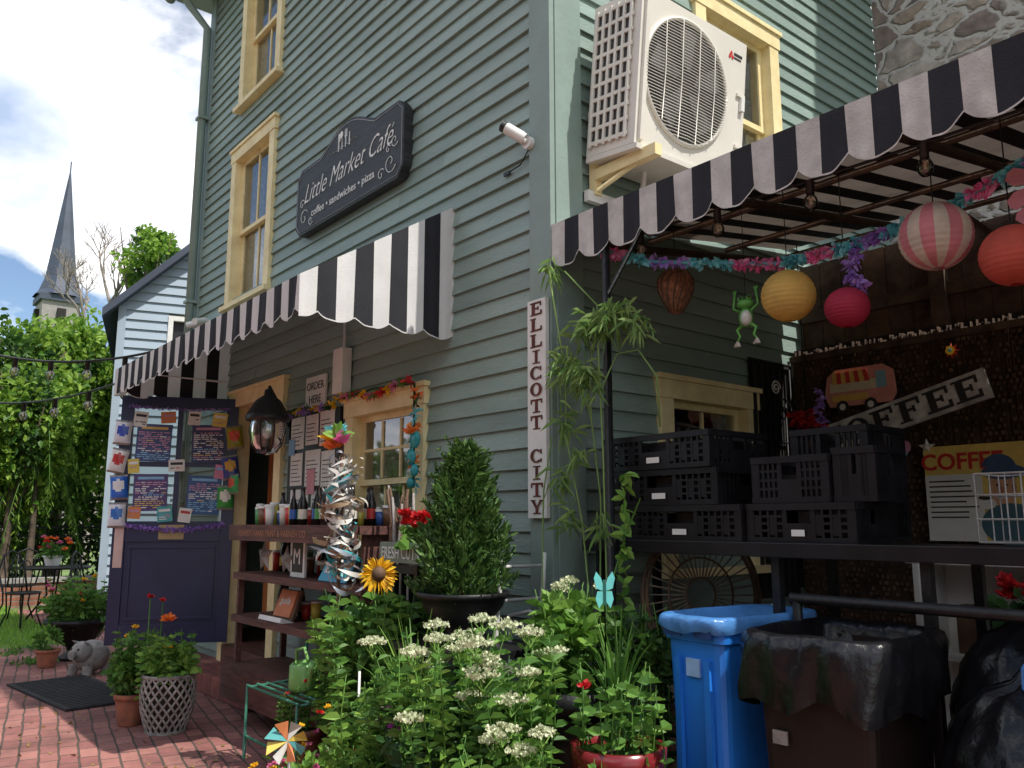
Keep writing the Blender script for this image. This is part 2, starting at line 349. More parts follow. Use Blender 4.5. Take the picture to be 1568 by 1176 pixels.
# unseen house added behind the camera to block low sky light
ob_=empty('unseen_blocker_house')
M['brickh']=brickmat('blocker_house_brick',(.20,.09,.06),(.14,.06,.045),(.16,.14,.12),.21,.075,.01,0,True)
mb=MB();mb.b(-9,14,-17,-10.5,0.002,6.2,'brickh');mb.done('walls',ob_)
mb=MB();mb.add([(-9.4,-17.4,6.2),(14.4,-17.4,6.2),(14.4,-10.1,6.2),(-9.4,-10.1,6.2),(-9.4,-13.7,8.2),(14.4,-13.7,8.2)],[(0,1,5,4),(2,3,4,5),(1,2,5),(3,0,4),(0,1,2,3)],'roofd');mb.done('roof',ob_)
mb=MB()
for x in np.arange(-7.5,13,2.6):
    for z in(.9,3.7):
        mb.b(x,x+1.0,-10.5,-10.44,z,z+1.6,'white');mb.b(x+.08,x+.92,-10.439,-10.43,z+.08,z+1.52,'glass');mb.b(x+.08,x+.92,-10.4385,-10.4381,z+.08,z+1.52,'dark')
mb.done('windows',ob_)
# ------------------------------------------------------------ cafe building
cafe=empty('cafe_building')
EXP=.105
def siding(mb,u0,u1,z0,z1,holes,m='siding',exp=EXP):
    z=z0
    while z<z1:
        zt=min(z+exp,z1);iv=[(u0,u1)]
        for (a,b_,c_,d) in holes:
            if c_<z+exp*.5<d:
                nv=[]
                for p,q in iv:
                    if b_<=p or a>=q: nv.append((p,q));continue
                    if a>p: nv.append((p,a))
                    if b_<q: nv.append((b_,q))
                iv=nv
        for p,q in iv:
            x=p
            while x<q-1e-6:
                x2=min(q,x+random.uniform(1.6,3.4))
                if q-x2<.5:x2=q
                j=random.uniform(-.003,.003);k=random.uniform(-.0025,.0025)
                yo=-.023+j
                mb.add([(x,yo,z+k),(x2-.0015,yo,z-k),(x2-.0015,-.004,zt+.006),(x,-.004,zt+.006),(x,.02,z+k),(x2-.0015,.02,z-k),(x2-.0015,.02,zt+.006),(x,.02,zt+.006)],
                    [(0,1,2,3),(4,5,1,0),(0,3,7,4),(1,5,6,2)],m)
                x=x2
        z+=exp
def hole(x0,x1,z0,z1,i=.05): return (x0+i,x1-i,z0+i,z1-i)
W1=(-4.57,-3.57,3.29,4.82);W2=(-4.50,-3.54,5.27,6.75);W3=(-2.09,-1.11,1.12,2.11)
mb=MB();siding(mb,-5.46,-.125,.1,6.95,[hole(*W1),hole(*W2),hole(*W3),(-4.15,-3.2,-1,2.33)])
mb.b(-5.5,-.0,-.03,.02,-.01,.1,'stonegr')
mb.done('facade_siding',cafe)
RS=Matrix.Rotation(pi/2,4,'Z')
S1=(1.2,2.11,3.35,4.68);S2=(.76,1.66,1.05,2.09)
mb=MB();mb.M=RS;siding(mb,.19,3.6,.1,6.95,[hole(*S1),hole(*S2)]);mb.done('side_siding',cafe)
mb=MB();mb.b(-.14,.028,-.034,.0,0.003,6.95,'trimg');mb.b(.002,.036,-.0,.19,0.003,6.95,'trimg')
mb.b(-5.5,-5.36,-.034,0,0.003,6.95,'trimg');mb.done('corner_boards',cafe,.003)
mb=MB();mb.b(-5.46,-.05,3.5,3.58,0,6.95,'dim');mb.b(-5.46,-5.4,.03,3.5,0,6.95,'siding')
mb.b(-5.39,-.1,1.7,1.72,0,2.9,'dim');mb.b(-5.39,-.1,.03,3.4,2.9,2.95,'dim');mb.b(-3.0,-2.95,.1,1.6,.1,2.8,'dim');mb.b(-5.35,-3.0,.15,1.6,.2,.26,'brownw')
mb.done('inner_walls',cafe)
mb=MB();mb.b(-5.75,.3,-.34,3.9,6.95,7.08,'trimg')
mb.add([(-5.8,-.4,7.082),(.35,-.4,7.082),(.35,4,7.082),(-5.8,4,7.082),(-5.8,1.8,9.2),(.35,1.8,9.2)],[(0,1,5,4),(2,3,4,5),(1,2,5),(3,0,4)],'roofd')
mb.done('roof',cafe)
mb=MB();mb.tube([(-5.8,-.4,6.98),(.3,-.4,6.98)],.06,'trimg',10)
mb.tube([(-5.42,-.4,6.95),(-5.42,-.3,6.75),(-5.42,-.09,6.55),(-5.42,-.09,.1)],.042,'trimg',10)
for z in(1.5,3.5,5.5): mb.b(-5.48,-5.36,-.14,-.03,z,z+.03,'trimg')
mb.done('gutter_and_downpipe',cafe)
def window(name,W,Mx,cols,rows,curt='offw',gap=.25,cw=.105,parent=cafe,sill=True):
    x0,x1,z0,z1=W;mb=MB();mb.M=Mx
    mb.b(x0,x0+cw,-.046,.03,z0,z1-cw,'cream');mb.b(x1-cw,x1,-.046,.03,z0,z1-cw,'cream')
    mb.b(x0-.015,x1+.015,-.052,.03,z1-cw+.001,z1,'cream');mb.b(x0-.03,x1+.03,-.066,.03,z1+.001,z1+.03,'cream')
    if sill: mb.b(x0-.03,x1+.03,-.085,.04,z0-.045,z0-.001,'cream')
    a,b_,c_,d=x0+cw,x1-cw,z0,z1-cw
    mb.b(a-.02,a-.001,.031,.16,c_,d,'cream');mb.b(b_+.001,b_+.02,.031,.16,c_,d,'cream');mb.b(a,b_,.031,.16,d+.001,d+.02,'cream')
    f=.045;zm=(c_+d)/2
    for (p,q,y) in((c_,zm+.02,.055),(zm-.02,d,.025)):
        mb.b(a,a+f,y,y+.028,p,q,'cream');mb.b(b_-f,b_,y,y+.028,p,q,'cream')
        mb.b(a+f,b_-f,y,y+.028,p,p+f*.85,'cream');mb.b(a+f,b_-f,y,y+.028,q-f*.85,q,'cream')
        for i in range(1,cols):
            xx=a+f+(b_-a-2*f)*i/cols;mb.b(xx-.009,xx+.009,y+.003,y+.022,p+f,q-f,'cream')
        for i in range(1,rows):
            zz=p+f+(q-p-2*f)*i/rows;mb.b(a+f,b_-f,y+.004,y+.021,zz-.009,zz+.009,'cream')
        mb.add([(a+f,y+.013,p+f*.8),(b_-f,y+.013,p+f*.8),(b_-f,y+.013,q-f*.8),(a+f,y+.013,q-f*.8)],[(0,1,2,3)],'glass')
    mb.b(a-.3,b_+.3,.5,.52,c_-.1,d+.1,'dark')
    wd=(b_-a)
    for side in(0,1):
        n=26;vs=[]
        for i in range(n+1):
            s_=i/n;x=(a+s_*wd*(.5-gap/2)) if side==0 else (b_-s_*wd*(.5-gap/2))
            yy=.12+.018*math.sin(s_*34+side)
            xi=x+ (0.05*wd*(s_)*(1 if side==0 else -1))
            vs+=[(xi,yy,d),(x,yy,c_)]
        fs=[(2*i,2*i+1,2*i+3,2*i+2) for i in range(n)]
        mb.add(vs,fs,curt,True)
    mb.done(name,parent)
I4=Matrix.Identity(4)
window('second_floor_window',W1,I4,2,1,gap=.12)
window('third_floor_window',W2,I4,2,1,gap=.12)
window('order_window',W3,I4,3,2,gap=.15)
window('side_upper_window',S1,RS,1,1,gap=.2)
window('side_lower_window',S2,RS,2,1,gap=.7)
mb=MB()
mb.b(-4.25,-4.13,-.05,.1,.15,2.3,'cream');mb.b(-3.25,-3.13,-.05,.1,.15,2.3,'cream');mb.b(-4.27,-3.11,-.055,.1,2.301,2.42,'cream');mb.b(-4.3,-3.08,-.07,.05,2.421,2.45,'cream')
mb.b(-4.129,-3.251,-.06,.3,.152,.29,'wood')
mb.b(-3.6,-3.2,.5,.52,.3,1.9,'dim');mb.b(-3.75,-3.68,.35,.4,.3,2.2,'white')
mb.b(-4.05,-3.95,.25,.3,.5,2.1,col('interior_orange',(.4,.15,.05)))
mb.done('door_frame',cafe)
# open door leaf
th=math.atan2(.907,.42);DM=Matrix.Translation((-4.52,-.88,.31))@Matrix.Rotation(th,4,'Z')
door=empty('open_cafe_door')
mb=MB();mb.M=DM;Wd=.95;H=2.06
mb.b(0,.1,-.022,.022,0,H,'navy');mb.b(Wd-.1,Wd,-.022,.022,0,H,'navy')
for z0,z1 in((0,.16),(.83,1.0),(1.96,H)): mb.b(.1,Wd-.1,-.021,.021,z0,z1,'navy')
mb.b(.455,.495,-.018,.018,1.0,1.96,'navy');mb.b(.1,.455,-.018,.018,1.46,1.5,'navy');mb.b(.495,Wd-.1,-.018,.018,1.46,1.5,'navy')
mb.b(.1,Wd-.1,-.006,.006,.16,.83,'navy')
for (a,b_,c_,d) in((.13,Wd-.13,.19,.215),(.13,Wd-.13,.775,.80),(.13,.155,.216,.774),(Wd-.155,Wd-.13,.216,.774)): mb.b(a,b_,-.017,-.006,c_,d,'navy')
mb.add([(.1,0,1),(Wd-.1,0,1),(Wd-.1,0,1.96),(.1,0,1.96)],[(0,1,2,3)],'glassd')
mb.b(.03,.06,-.05,-.03,.95,1.1,'iron')
mb.b(.02,.09,-.027,-.023,.62,1.0,col('door_push_plate',(.7,.5,.45)))
mb.done('leaf',door,.003)
mb=MB()
def flyer(x,z,w_,h,c,rot,dense=1,y=-.03):
    mb.M=DM@Matrix.Translation((x,y,z))@Matrix.Rotation(rot,4,'Y')
    mb.b(-w_/2,w_/2,-.001,.001,-h/2,h/2,c)
    zz=h/2-.045
    lc=[col('poster_pink',(.6,.3,.42)),M['signw'],col('poster_sky',(.25,.5,.75)),M['signw'],col('poster_gold',(.7,.5,.15))]
    if c in (M['paper'],M['signw']): lc=[M['letd'],col('poster_red2',(.5,.05,.05))]
    mb.b(-w_*.38,w_*.38,-.0022,-.0012,zz,zz+.022,random.choice(lc))
    k=0;zz-=.03
    while zz>-h/2+.015:
        x_=-w_/2+.015
        while x_<w_/2-.03:
            l_=min(random.uniform(.012,.06),w_/2-.012-x_);
            if random.random()<.8: mb.b(x_,x_+l_,-.0022,-.0012,zz,zz+.008,lc[k%len(lc)] if random.random()<.8 else random.choice(lc))
            x_+=l_+.01
        zz-=.0175;k+=random.choice((0,0,1))
pc=[(.06,.09,.22),(.045,.06,.15),(.10,.07,.20),(.05,.12,.28)]
flyer(.275,1.66,.28,.32,col('menu_poster0',pc[0]),.02);flyer(.715,1.66,.27,.33,col('menu_poster1',pc[1]),-.03)
flyer(.275,1.24,.27,.31,col('menu_poster2',pc[2]),-.02);flyer(.70,1.22,.27,.33,col('menu_poster3',pc[3]),.03)
for (x,z,w_,h,c,r) in((.16,1.86,.11,.13,'paper',.1),(.38,1.88,.12,.1,col('fly_orange',(.7,.25,.08)),-.08),(.59,1.88,.1,.12,'paper',.05),(.80,1.87,.12,.12,col('fly_yellow',(.75,.6,.12)),.1),(.40,1.06,.12,.13,col('fly_teal',(.08,.4,.4)),-.1),(.56,1.05,.1,.12,'paper',.12),(.16,1.07,.1,.1,col('fly_orange',(.7,.25,.08)),.06),(.47,1.47,.13,.1,'paper',-.05),(.83,1.42,.1,.12,col('fly_pink',(.7,.25,.4)),.1),(.13,1.46,.09,.12,col('fly_yellow',(.75,.6,.12)),-.1)):
    flyer(x,z,w_,h,M[c] if isinstance(c,str) else c,r,y=-.036)
mb.M=DM;mb.b(.36,.56,-.03,-.024,.85,.97,col('brass_plate',(.45,.33,.16)));mb.text('CAFE OPEN',.035,.46,.9,-.032,'letd')
mb.done('menu_posters',door)
def snack(mb,x,z,y,w_,h,c1,c2,rot=0):
    n=12;vs=[];ca,sa=math.cos(rot),math.sin(rot)
    for j in range(n+1):
        for i in range(n+1):
            a=i/n*2-1;b_=j/n*2-1
            d=.032*max(0,1-a*a)**.6*max(0,1-b_**6)+.003*math.sin(a*9+b_*7)
            px,pz=a*w_/2*(1-.06*(1-b_*b_)),b_*h/2
            vs.append((x+px*ca-pz*sa,y-d-.003,z+px*sa+pz*ca))
    f1=[];f2=[];f3=[]
    for j in range(n):
        for i in range(n):
            a=(i+.5)/n*2-1;b_=(j+.5)/n*2-1;q=(a/.75)**2+((b_-.15)/.45)**2
            (f2 if q<1 else (f3 if j in(0,n-1) else f1)).append((j*(n+1)+i,j*(n+1)+i+1,(j+1)*(n+1)+i+1,(j+1)*(n+1)+i))
    mb.add(vs,f1,c1,True);mb.add(vs,f2,c2,True);mb.add(vs,f3,'stonegr',True)
mb=MB();mb.M=DM
sc=[((.7,.7,.75),(.05,.1,.5)),((.75,.72,.7),(.5,.04,.04)),((.03,.15,.6),(.8,.8,.8)),((.75,.75,.8),(.05,.2,.6)),((.35,.35,.03),(.7,.1,.05)),((.05,.08,.3),(.7,.4,.05)),((.05,.35,.06),(.8,.8,.7)),((.05,.35,.1),(.75,.1,.05))]
ps=[(.03,1.74),(.01,1.50),(.03,1.28),(.03,1.05),(.93,1.72),(.91,1.46),(.88,1.2)]
for i,(x,z) in enumerate(ps):
    a,b_=sc[i];snack(mb,x,z,-.04,.14,.21,col('bagc%d'%i,a,.3),col('bagl%d'%i,b_,.3),random.uniform(-.2,.2))
mb.done('snack_bags',door)
mb2=MB()
def garland(mb,fn,n,ms,size,wr=.5):
    ts=rng.random(n);P=np.array([fn(t) for t in ts]);D=rng.normal(size=(n,3));seg=(ts*len(ms)*3).astype(int)%len(ms)
    for i,m in enumerate(ms):
        k=seg==i
        if k.sum(): leaves(mb,P[k]+rng.normal(size=(k.sum(),3))*size*.15,D[k],size*(.6+.6*rng.random(k.sum())),wr,m)
def dl(x,y,z): return tuple(DM@Vector((x,y,z)))
garland(mb2,lambda t:dl(.06+.82*t,-.04,.98-.05*math.sin(pi*t)),500,['gpu'],.03)
garland(mb2,lambda t:dl(.06+.82*t,-.04,1.97-.02*math.sin(pi*t)),300,['gpu'],.022)
mb2.done('purple_garland',door)
snk=MB();snk.M=Matrix.Translation((-3.95,-.09,0));snack(snk,.0,1.62,0,.2,.17,col('bagc7',sc[7][0],.3),col('bagl7',sc[7][1],.3));snk.done('hanging_snack_bag')
# ------------------------------------------------------------ awnings
def panel(mb,P0,U,ln,ztop,zbot,sw,scal=0,period=.2,res=.01,phase=0,off=0,mw='stripeW'):
    n=int(round(ln/res));P0=Vector(P0);U=Vector(U)
    nrm=U.cross(Vector((0,0,1)))
    for mi,mm in enumerate((mw,'stripeB')):
        vs=[];fs=[];v2=[];f2=[]
        for i in range(n):
            u=i*res;
            if int((u+phase)/sw+1e-6)%2!=mi: continue
            q=[];q2=[]
            for uu in(u,u+res):
                s_=abs(math.sin(pi*(uu+off)/period));zb=zbot+scal*(1-s_)**1.3
                wv=.006*math.sin(uu*31)+.004*math.sin(uu*77)
                p=P0+U*uu;zt=ztop(uu);zm=zb+min(.22,(zt-zb)*.5)
                e=(p.x+nrm.x*wv,p.y+nrm.y*wv)
                q+=[(e[0],e[1],zb+.007),(p.x+nrm.x*wv*.5,p.y+nrm.y*wv*.5,zm),(p.x,p.y,zt)]
                q2+=[(e[0],e[1],zb),(e[0],e[1],zb+.007)]
            o=len(vs);vs+=q;fs+=[(o,o+3,o+4,o+1),(o+1,o+4,o+5,o+2)]
            o=len(v2);v2+=q2;f2.append((o,o+2,o+3,o+1))
        mb.add(vs,fs,mm,True);mb.add(v2,f2,mw)
aw=MB();AX0,AX1=-4.42,-.86
panel(aw,(AX0,-.98,0),(1,0,0),AX1-AX0,lambda u:2.57,2.345,.098,.045,.196)
sl=(3.18-2.57)/.98
panel(aw,(AX1,0,0),(0,-1,0),.98,lambda u:3.18-sl*u,2.345,.109,.04,.218)
panel(aw,(AX0,0,0),(0,-1,0),.98,lambda u:3.18-sl*u,2.345,.109,.04,.218)
u=0;i=0
while u<AX1-AX0-1e-6:
    u2=min(u+.098,AX1-AX0)
    aw.add([(AX0+u,-.98,2.57),(AX0+u2,-.98,2.57),(AX0+u2,0,3.18),(AX0+u,0,3.18)],[(0,1,2,3)],'stripeB' if i%2 else 'stripeW');u=u2;i+=1
for x in(AX0+.015,AX1-.02):
    aw.tube([(x,-.02,2.56),(x,-.96,2.56),(x,-.02,3.13)],.011,'white',6)
aw.tube([(AX0,-.965,2.56),(AX1,-.965,2.56)],.011,'white',6)
aw.done('striped_window_awning')
aw=MB();BX0,BX1=.03,5.6  # length beyond the view added to shade the patio
panel(aw,(BX0,-.03,0),(1,0,0),BX1-BX0,lambda u:2.80,2.56,.1,.055,.2,mw='stripeWd')
nb=int(round((BX1-BX0)/.1))
f=lambda y:2.80+.32*(y+.03)/2.15
for i in range(nb):
    x=BX0+i*.1
    for y0,y1 in((-.03,.7),(.7,1.4),(1.4,2.12)):
        aw.add([(x,y0,f(y0)),(x+.1,y0,f(y0)),(x+.1,y1,f(y1)),(x,y1,f(y1))],[(0,1,2,3)],'stripeB' if i%2 else 'roofShadeW')
aw.done('striped_patio_awning')
fr=MB()
for y,z in((.0,2.74),(.7,2.86),(1.4,2.96),(2.08,3.06)): fr.tube([(.05,y,z),(5.5,y,z)],.018,'brownw',8)
for x in(.08,.9,1.7,2.5,3.6): fr.tube([(x,0,2.70),(x,2.08,3.01)],.022,'brownw',8)
for x,y in((.38,.0),(2.75,.0),(1.65,2.04),(3.6,2.04)): fr.tube([(x,y,.17),(x,y,2.75 if y<1 else 3.05)],.02,'iron',10)
fr.tube([(.38,0,2.35),(.7,0,2.72)],.01,'iron');fr.tube([(1.65,2.04,2.5),(1.2,2.04,3.0)],.02,'brownw')
fr.done('awning_frame')
# ------------------------------------------------------------ wall sign
sg=MB();sg.M=Matrix.Translation((-2.95,-.06,3.52))
def outline(i):
    w_,h=1.61,.545
    p=[(.07+i*.4,i),(w_-.07-i*.4,i),(w_-i,.07+i*.4),(w_-i,h-.07-i*.3),(w_-.07-i*.4,h-i),(1.22,h-i)]
    for k in range(9):
        t=k/8;x=1.14-.66*t;p.append((x,h+.035+.105*math.sin(pi*t)-i))
    p+=[(.40,h-i),(.07+i*.4,h-i),(i,h-.07-i*.3),(i,.07+i*.4)]
    return p
sg.prism(outline(0),-.025,.045,'signb')
o=outline(.022);sg.tube([(x,-.027,z) for x,z in o]+[(o[0][0],-.027,o[0][1])],.003,col('grey_line',(.4,.4,.4)),4)
sg.text('Little Market Café',.215,.80,.255,-.028,'signw',shear=.5,off=-.0025,sx=.84,rot=.02)
sg.text('coffee • sandwiches • pizza',.085,.76,.105,-.028,'signw',sx=1.05)
for x in(.70,.755,.81,.865):
    sg.tube([(x,-.028,.48),(x,-.028,.58)],.005,'signw',5)
sg.prism([(.69,.555),(.72,.555),(.715,.62),(.695,.62)],-.03,-.026,'signw')
for dx in(-.014,0,.014): sg.tube([(.81+dx,-.028,.56),(.81+dx,-.028,.62)],.0035,'signw',4)
sg.prism([(.74+.022*math.cos(t*.7),.60+.03*math.sin(t*.7)) for t in range(9)],-.03,-.026,'signw')
sg.tube([(.6,-.028,.5),(.96,-.028,.5)],.003,'signw',4)
def spiral(mb,cx,cz,r,turn,s0,sgn,m,rad=.003,y=-.028):
    pts=[];
    for k in range(22):
        t=k/21;a=s0+sgn*turn*t;rr=r*(1-.85*t);pts.append((cx+rr*math.cos(a),y,cz+rr*math.sin(a)))
    mb.tube(pts,rad,m,4)
for (cx,cz,r,sg_) in((.15,.13,.07,1),(.27,.08,.04,-1),(.11,.25,.04,1),(1.45,.14,.08,-1),(1.33,.09,.045,1),(1.5,.28,.05,-1),(1.42,.24,.03,1)):
    spiral(sg,cx,cz,r,7,.5*sg_,sg_,'signw')
sg.done('cafe_wall_sign',bevel=.004)
def slab(mb,ch,x,z,w_,h,m,y,t=.2,ext=.004):
    def R_(a,b_,c_,d): mb.b(x+a*w_,x+b_*w_,y-ext,y,z+c_*h,z+d*h,m)
    th_=.13
    if ch in 'EFL':
        R_(.14,.14+t,.0,1);R_(0,.14,.0,.09);R_(0,.14,.91,1)
        if ch in'EL':R_(.14+t,1,0,th_);R_(.87,1,th_,.34)
        else:R_(.14+t,.5,0,.09)
        if ch in'EF':R_(.14+t,.95,1-th_,1);R_(.84,.95,.66,1-th_);R_(.14+t,.62,.45,.57);R_(.62,.72,.36,.66)
        else:R_(.14+t,.5,.91,1)
    elif ch=='I': R_(.4,.62,0,1);R_(.2,.4,0,.09);R_(.62,.82,0,.09);R_(.2,.4,.91,1);R_(.62,.82,.91,1)
    elif ch=='T': R_(.4,.62,0,1-th_);R_(.2,.4,0,.09);R_(.62,.82,0,.09);R_(.02,1,1-th_,1);R_(.02,.12,.66,1-th_);R_(.9,1,.66,1-th_)
    elif ch in 'CO':
        n=28;vs=[];a0,a1=(0,2*pi) if ch=='O' else (.75,2*pi-.75)
        for k in range(n+1):
            a=a0+(a1-a0)*k/n
            for q,s_ in((.5,.5),(.5-t,.5-th_*.9)):
                vs.append((x+w_*(.5+q*math.cos(a)),y-ext,z+h*(.5+s_*math.sin(a))))
        mb.add(vs,[(2*k,2*k+1,2*k+3,2*k+2) for k in range(n)],m)
        if ch=='C':R_(.82,.93,.64,.98);R_(.82,.93,.04,.3)
    elif ch=='Y':
        R_(.4,.62,0,.45);R_(.2,.4,0,.09);R_(.62,.82,0,.09)
        mb.add([(x+a*w_,y-ext,z+b_*h) for a,b_ in((.05,1),(.3,1),(.62,.45),(.4,.42))],[(0,3,2,1)],m)
        mb.add([(x+a*w_,y-ext*.9,z+b_*h) for a,b_ in((.8,1),(.95,1),(.62,.42),(.5,.5))],[(0,3,2,1)],m)
        R_(0,.38,.91,1.001);R_(.7,1,.91,1.001)
vs_=MB();vs_.M=Matrix.Translation((-.125,-.05,1.32))
vs_.b(0,.14,-.012,.012,0,1.10,'white')
for i,ch in enumerate('ELLICOTT CITY'):
    if ch!=' ': slab(vs_,ch,.025,1.10-.083*(i+1)-.0,.09,.068,'rust',-.013,.26)
vs_.done('vertical_town_name_sign',bevel=.002)
mb=MB();mb.cyl((-.13,-.033,3.30),(-.13,-.06,3.30),.035,m='white',n=16);mb.cyl((-.13,-.06,3.30),(-.16,-.09,3.34),.015,m='white')
mb.cyl((-.14,-.06,3.32),(-.215,-.13,3.39),.032,m='white',n=16);mb.cyl((-.212,-.127,3.387),(-.232,-.147,3.405),.03,m='black',n=16);mb.cyl((-.23,-.145,3.403),(-.236,-.151,3.409),.016,m='glass',n=12)
mb.b(-.36,-.31,-.034,-.022,3.19,3.21,'black');mb.tube([(-.35,-.03,3.2),(-.22,-.03,3.21),(-.14,-.035,3.27)],.004,'black')
mb.done('security_camera')
mb=MB();mb.cyl((-5.0,-.03,3.22),(-5.0,-.08,3.22),.04,m='white',n=14);mb.cyl((-4.98,-.07,3.24),(-4.9,-.2,3.2),.032,m='white',n=14);mb.cyl((-5.03,-.07,3.24),(-5.12,-.2,3.2),.032,m='white',n=14);mb.done('floodlight')
mb=MB();mb.b(-2.98,-2.16,-.05,-.024,1.34,2.1,'black')
for x,z,ww,hh in((-2.93,1.84,.22,.24),(-2.68,1.86,.2,.22),(-2.45,1.84,.22,.25),(-2.92,1.57,.2,.24),(-2.67,1.56,.24,.26),(-2.41,1.55,.2,.25),(-2.9,1.37,.3,.17),(-2.55,1.37,.3,.15)):
    mb.b(x,x+ww,-.056,-.052,z,z+hh,'paper')
    for k in range(int(hh/.03)-2): mb.b(x+.02,x+ww*random.uniform(.6,.9),-.0575,-.0562,z+.03+k*.03,z+.036+k*.03,'letd')
mb.b(-2.62,-2.5,-.062,-.058,1.5,1.68,col('pink_card',(.7,.3,.35)));mb.b(-2.95,-2.85,-.062,-.058,1.8,1.92,col('blue_card',(.2,.4,.6)))
mb.done('menu_board')
mb=MB();mb.b(-2.74,-2.42,-.04,-.024,2.13,2.37,'white');mb.text('ORDER',.085,-2.58,2.27,-.042,'letd');mb.text('HERE',.085,-2.58,2.17,-.042,'letd');mb.done('order_here_sign')
mb=MB();mb.b(-2.2,-2.06,-.10,-.024,2.18,2.50,'white');mb.tube([(-2.13,-.05,2.5),(-2.13,-.05,2.95)],.012,'white');mb.done('electrical_box',bevel=.01)
mb=MB()
garland(mb,lambda t:(-2.1+.95*t,-.1,2.13+.02*math.sin(t*9)),260,['flY','flP','leafB','flR'],.04);garland(mb,lambda t:(-1.12+.02*math.sin(t*9),-.1,1.5+.6*t),120,['gcy','leafD','flO'],.045)
mb.tube([(-2.1,-.1,2.13),(-1.6,-.1,2.15),(-1.13,-.1,2.12),(-1.12,-.1,1.5)],.008,'leafD',5);garland(mb,lambda t:(-2.98+.8*t,-.08,2.12),140,['gpu','leafD','flY'],.045)
mb.done('window_flower_garland')
mb=MB();sc_=(-1.1,-.12)
for i,(z,r) in enumerate(((1.78,.05),(1.68,.045),(1.6,.035),(1.53,.03))): mb.sph((sc_[0]+.02*(-1)**i,sc_[1],z),(r,.02,r*1.1),col('teal_ceramic',(.02,.28,.3),.3))
flower(mb,(-1.1,-.14,1.82),.06,'flO');mb.done('seahorse_ornament')
mb=MB();cx,cy=-2.76,-.32
mb.tube([(-3.0,-.03,2.0),(-2.98,-.15,2.2),(-2.85,-.28,2.3),(cx,cy,2.25)],.012,'black',8);mb.b(-3.05,-2.95,-.05,-.024,1.9,2.1,'black')
mb.lathe([(0,.27),(.03,.26),(.035,.22),(.09,.18),(.15,.08),(.16,.05),(.155,.03),(.13,.03),(0,.03)],(cx,cy,2.0),'black',20)
mb.lathe([(.12,.03),(.13,-.05),(.11,-.14),(.07,-.2),(0,-.22)],(cx,cy,2.0),'clearp',20)
for k in range(8):
    a=k*pi/4;mb.tube([(cx+r*math.cos(a),cy+r*math.sin(a),2+z) for r,z in((.125,.03),(.135,-.05),(.115,-.14),(.075,-.2))],.004,'black',4)
mb.sph((cx,cy,1.95),(.035,.035,.05),'paper');mb.done('wall_lantern')
# ------------------------------------------------------------ display shelf & goods
mb=MB()
for z,x1,y0 in((1.235,-.98,-.52),(.915,-1.0,-.50),(.63,-1.0,-.5),(.31,-1.0,-.52)):
    mb.b(-2.8,x1,y0,-.09,z,z+.045,'wood')
mb.b(-2.79,-2.76,-.47,-.43,.14,1.234,'wood');mb.b(-2.79,-2.76,-.14,-.10,.14,1.234,'wood')
mb.b(-1.85,-1.82,-.12,-.095,.14,1.234,'wood');mb.b(-1.05,-1.02,-.47,-.10,.14,1.234,'wood')
mb.b(-2.80,-1.0,-.55,-.521,.14,.33,'wood');mb.b(-2.8,-1.0,-.545,-.521,1.18,1.285,'wood')
mb.text('PENNSYLVANIA PAINT & VARNISH CO',.06,-2.1,1.21,-.547,col('faded_gold',(.35,.17,.1)))
mb.done('wooden_display_shelf',bevel=.004)
def jar(mb,x,y,z,i,tall):
    r=random.uniform(.022,.038);h=random.uniform(.08,.14);c_=[(.6,.05,.04),(.7,.6,.1),(.75,.75,.7),(.05,.12,.4),(.1,.35,.1),(.75,.7,.6),(.2,.1,.05)][i%7]
    mm=col('jar%d'%(i%7),c_,.3)
    if tall:
        mb.lathe([(0,0),(r,0),(r,.13),(r*.4,.18),(r*.4,.23),(0,.23)],(x,y,z),col('dark_bottle',(.02,.015,.012),.15),12)
        mb.lathe([(r+.001,.04),(r+.001,.1)],(x,y,z),mm,12)
    else: mb.lathe([(0,0),(r*.8,0),(r,h),(0,h)],(x,y,z),mm,12);mb.lathe([(r*1.05,h),(r*1.05,h+.015),(0,h+.015)],(x,y,z),'white',12)
mb=MB()
for i in range(34):
    jar(mb,-2.70+i*.045,random.uniform(-.47,-.36),1.281,i,i>16);
for i in range(24): jar(mb,-2.62+i*.06,random.uniform(-.28,-.16),1.281,i*3,i%3==0)
for i in range(12): jar(mb,-2.72+i*.09,-.2+random.uniform(-.05,.05),.961,i,i%4==1)
for i in range(9): jar(mb,-2.7+i*.11,-.22+random.uniform(-.05,.05),.676,i+2,i%3==1)
mb.done('jars_and_bottles')
mb=MB()
for cx,cz,r in((-2.45,1.08,.12),(-2.1,1.06,.1)):
    p=[]
    for k in range(10):
        a=pi/2+k*pi/5;rr=r if k%2==0 else r*.42;p.append((cx+rr*math.cos(a),cz+rr*math.sin(a)))
    vs=[(x,-.42,z) for x,z in p]+[(cx,-.46,cz),(cx,-.40,cz)];mb.add(vs,[(k,(k+1)%10,10) for k in range(10)]+[((k+1)%10,k,11) for k in range(10)],'stonegr')
mb.done('metal_star_ornament')
mb=MB();mb.M=Matrix.Translation((-2.05,-.42,.962));mb.b(0,.2,0,.015,0,.26,'white');mb.b(.025,.175,-.003,0,.03,.23,'letd');mb.text('M',.14,.1,.08,-.005,'white');mb.done('picture_frame')
mb=MB();mb.M=Matrix.Translation((-2.35,-.4,.68))@Matrix.Rotation(-.35,4,'X');mb.b(0,.3,0,.02,0,.2,'brownw');mb.b(.03,.27,-.012,0,.02,.19,col('book_cover',(.6,.2,.08)));mb.text('guide',.07,.15,.1,-.014,'white');mb.b(-.02,.32,-.08,.02,-.03,0,'white');mb.done('book_on_stand')
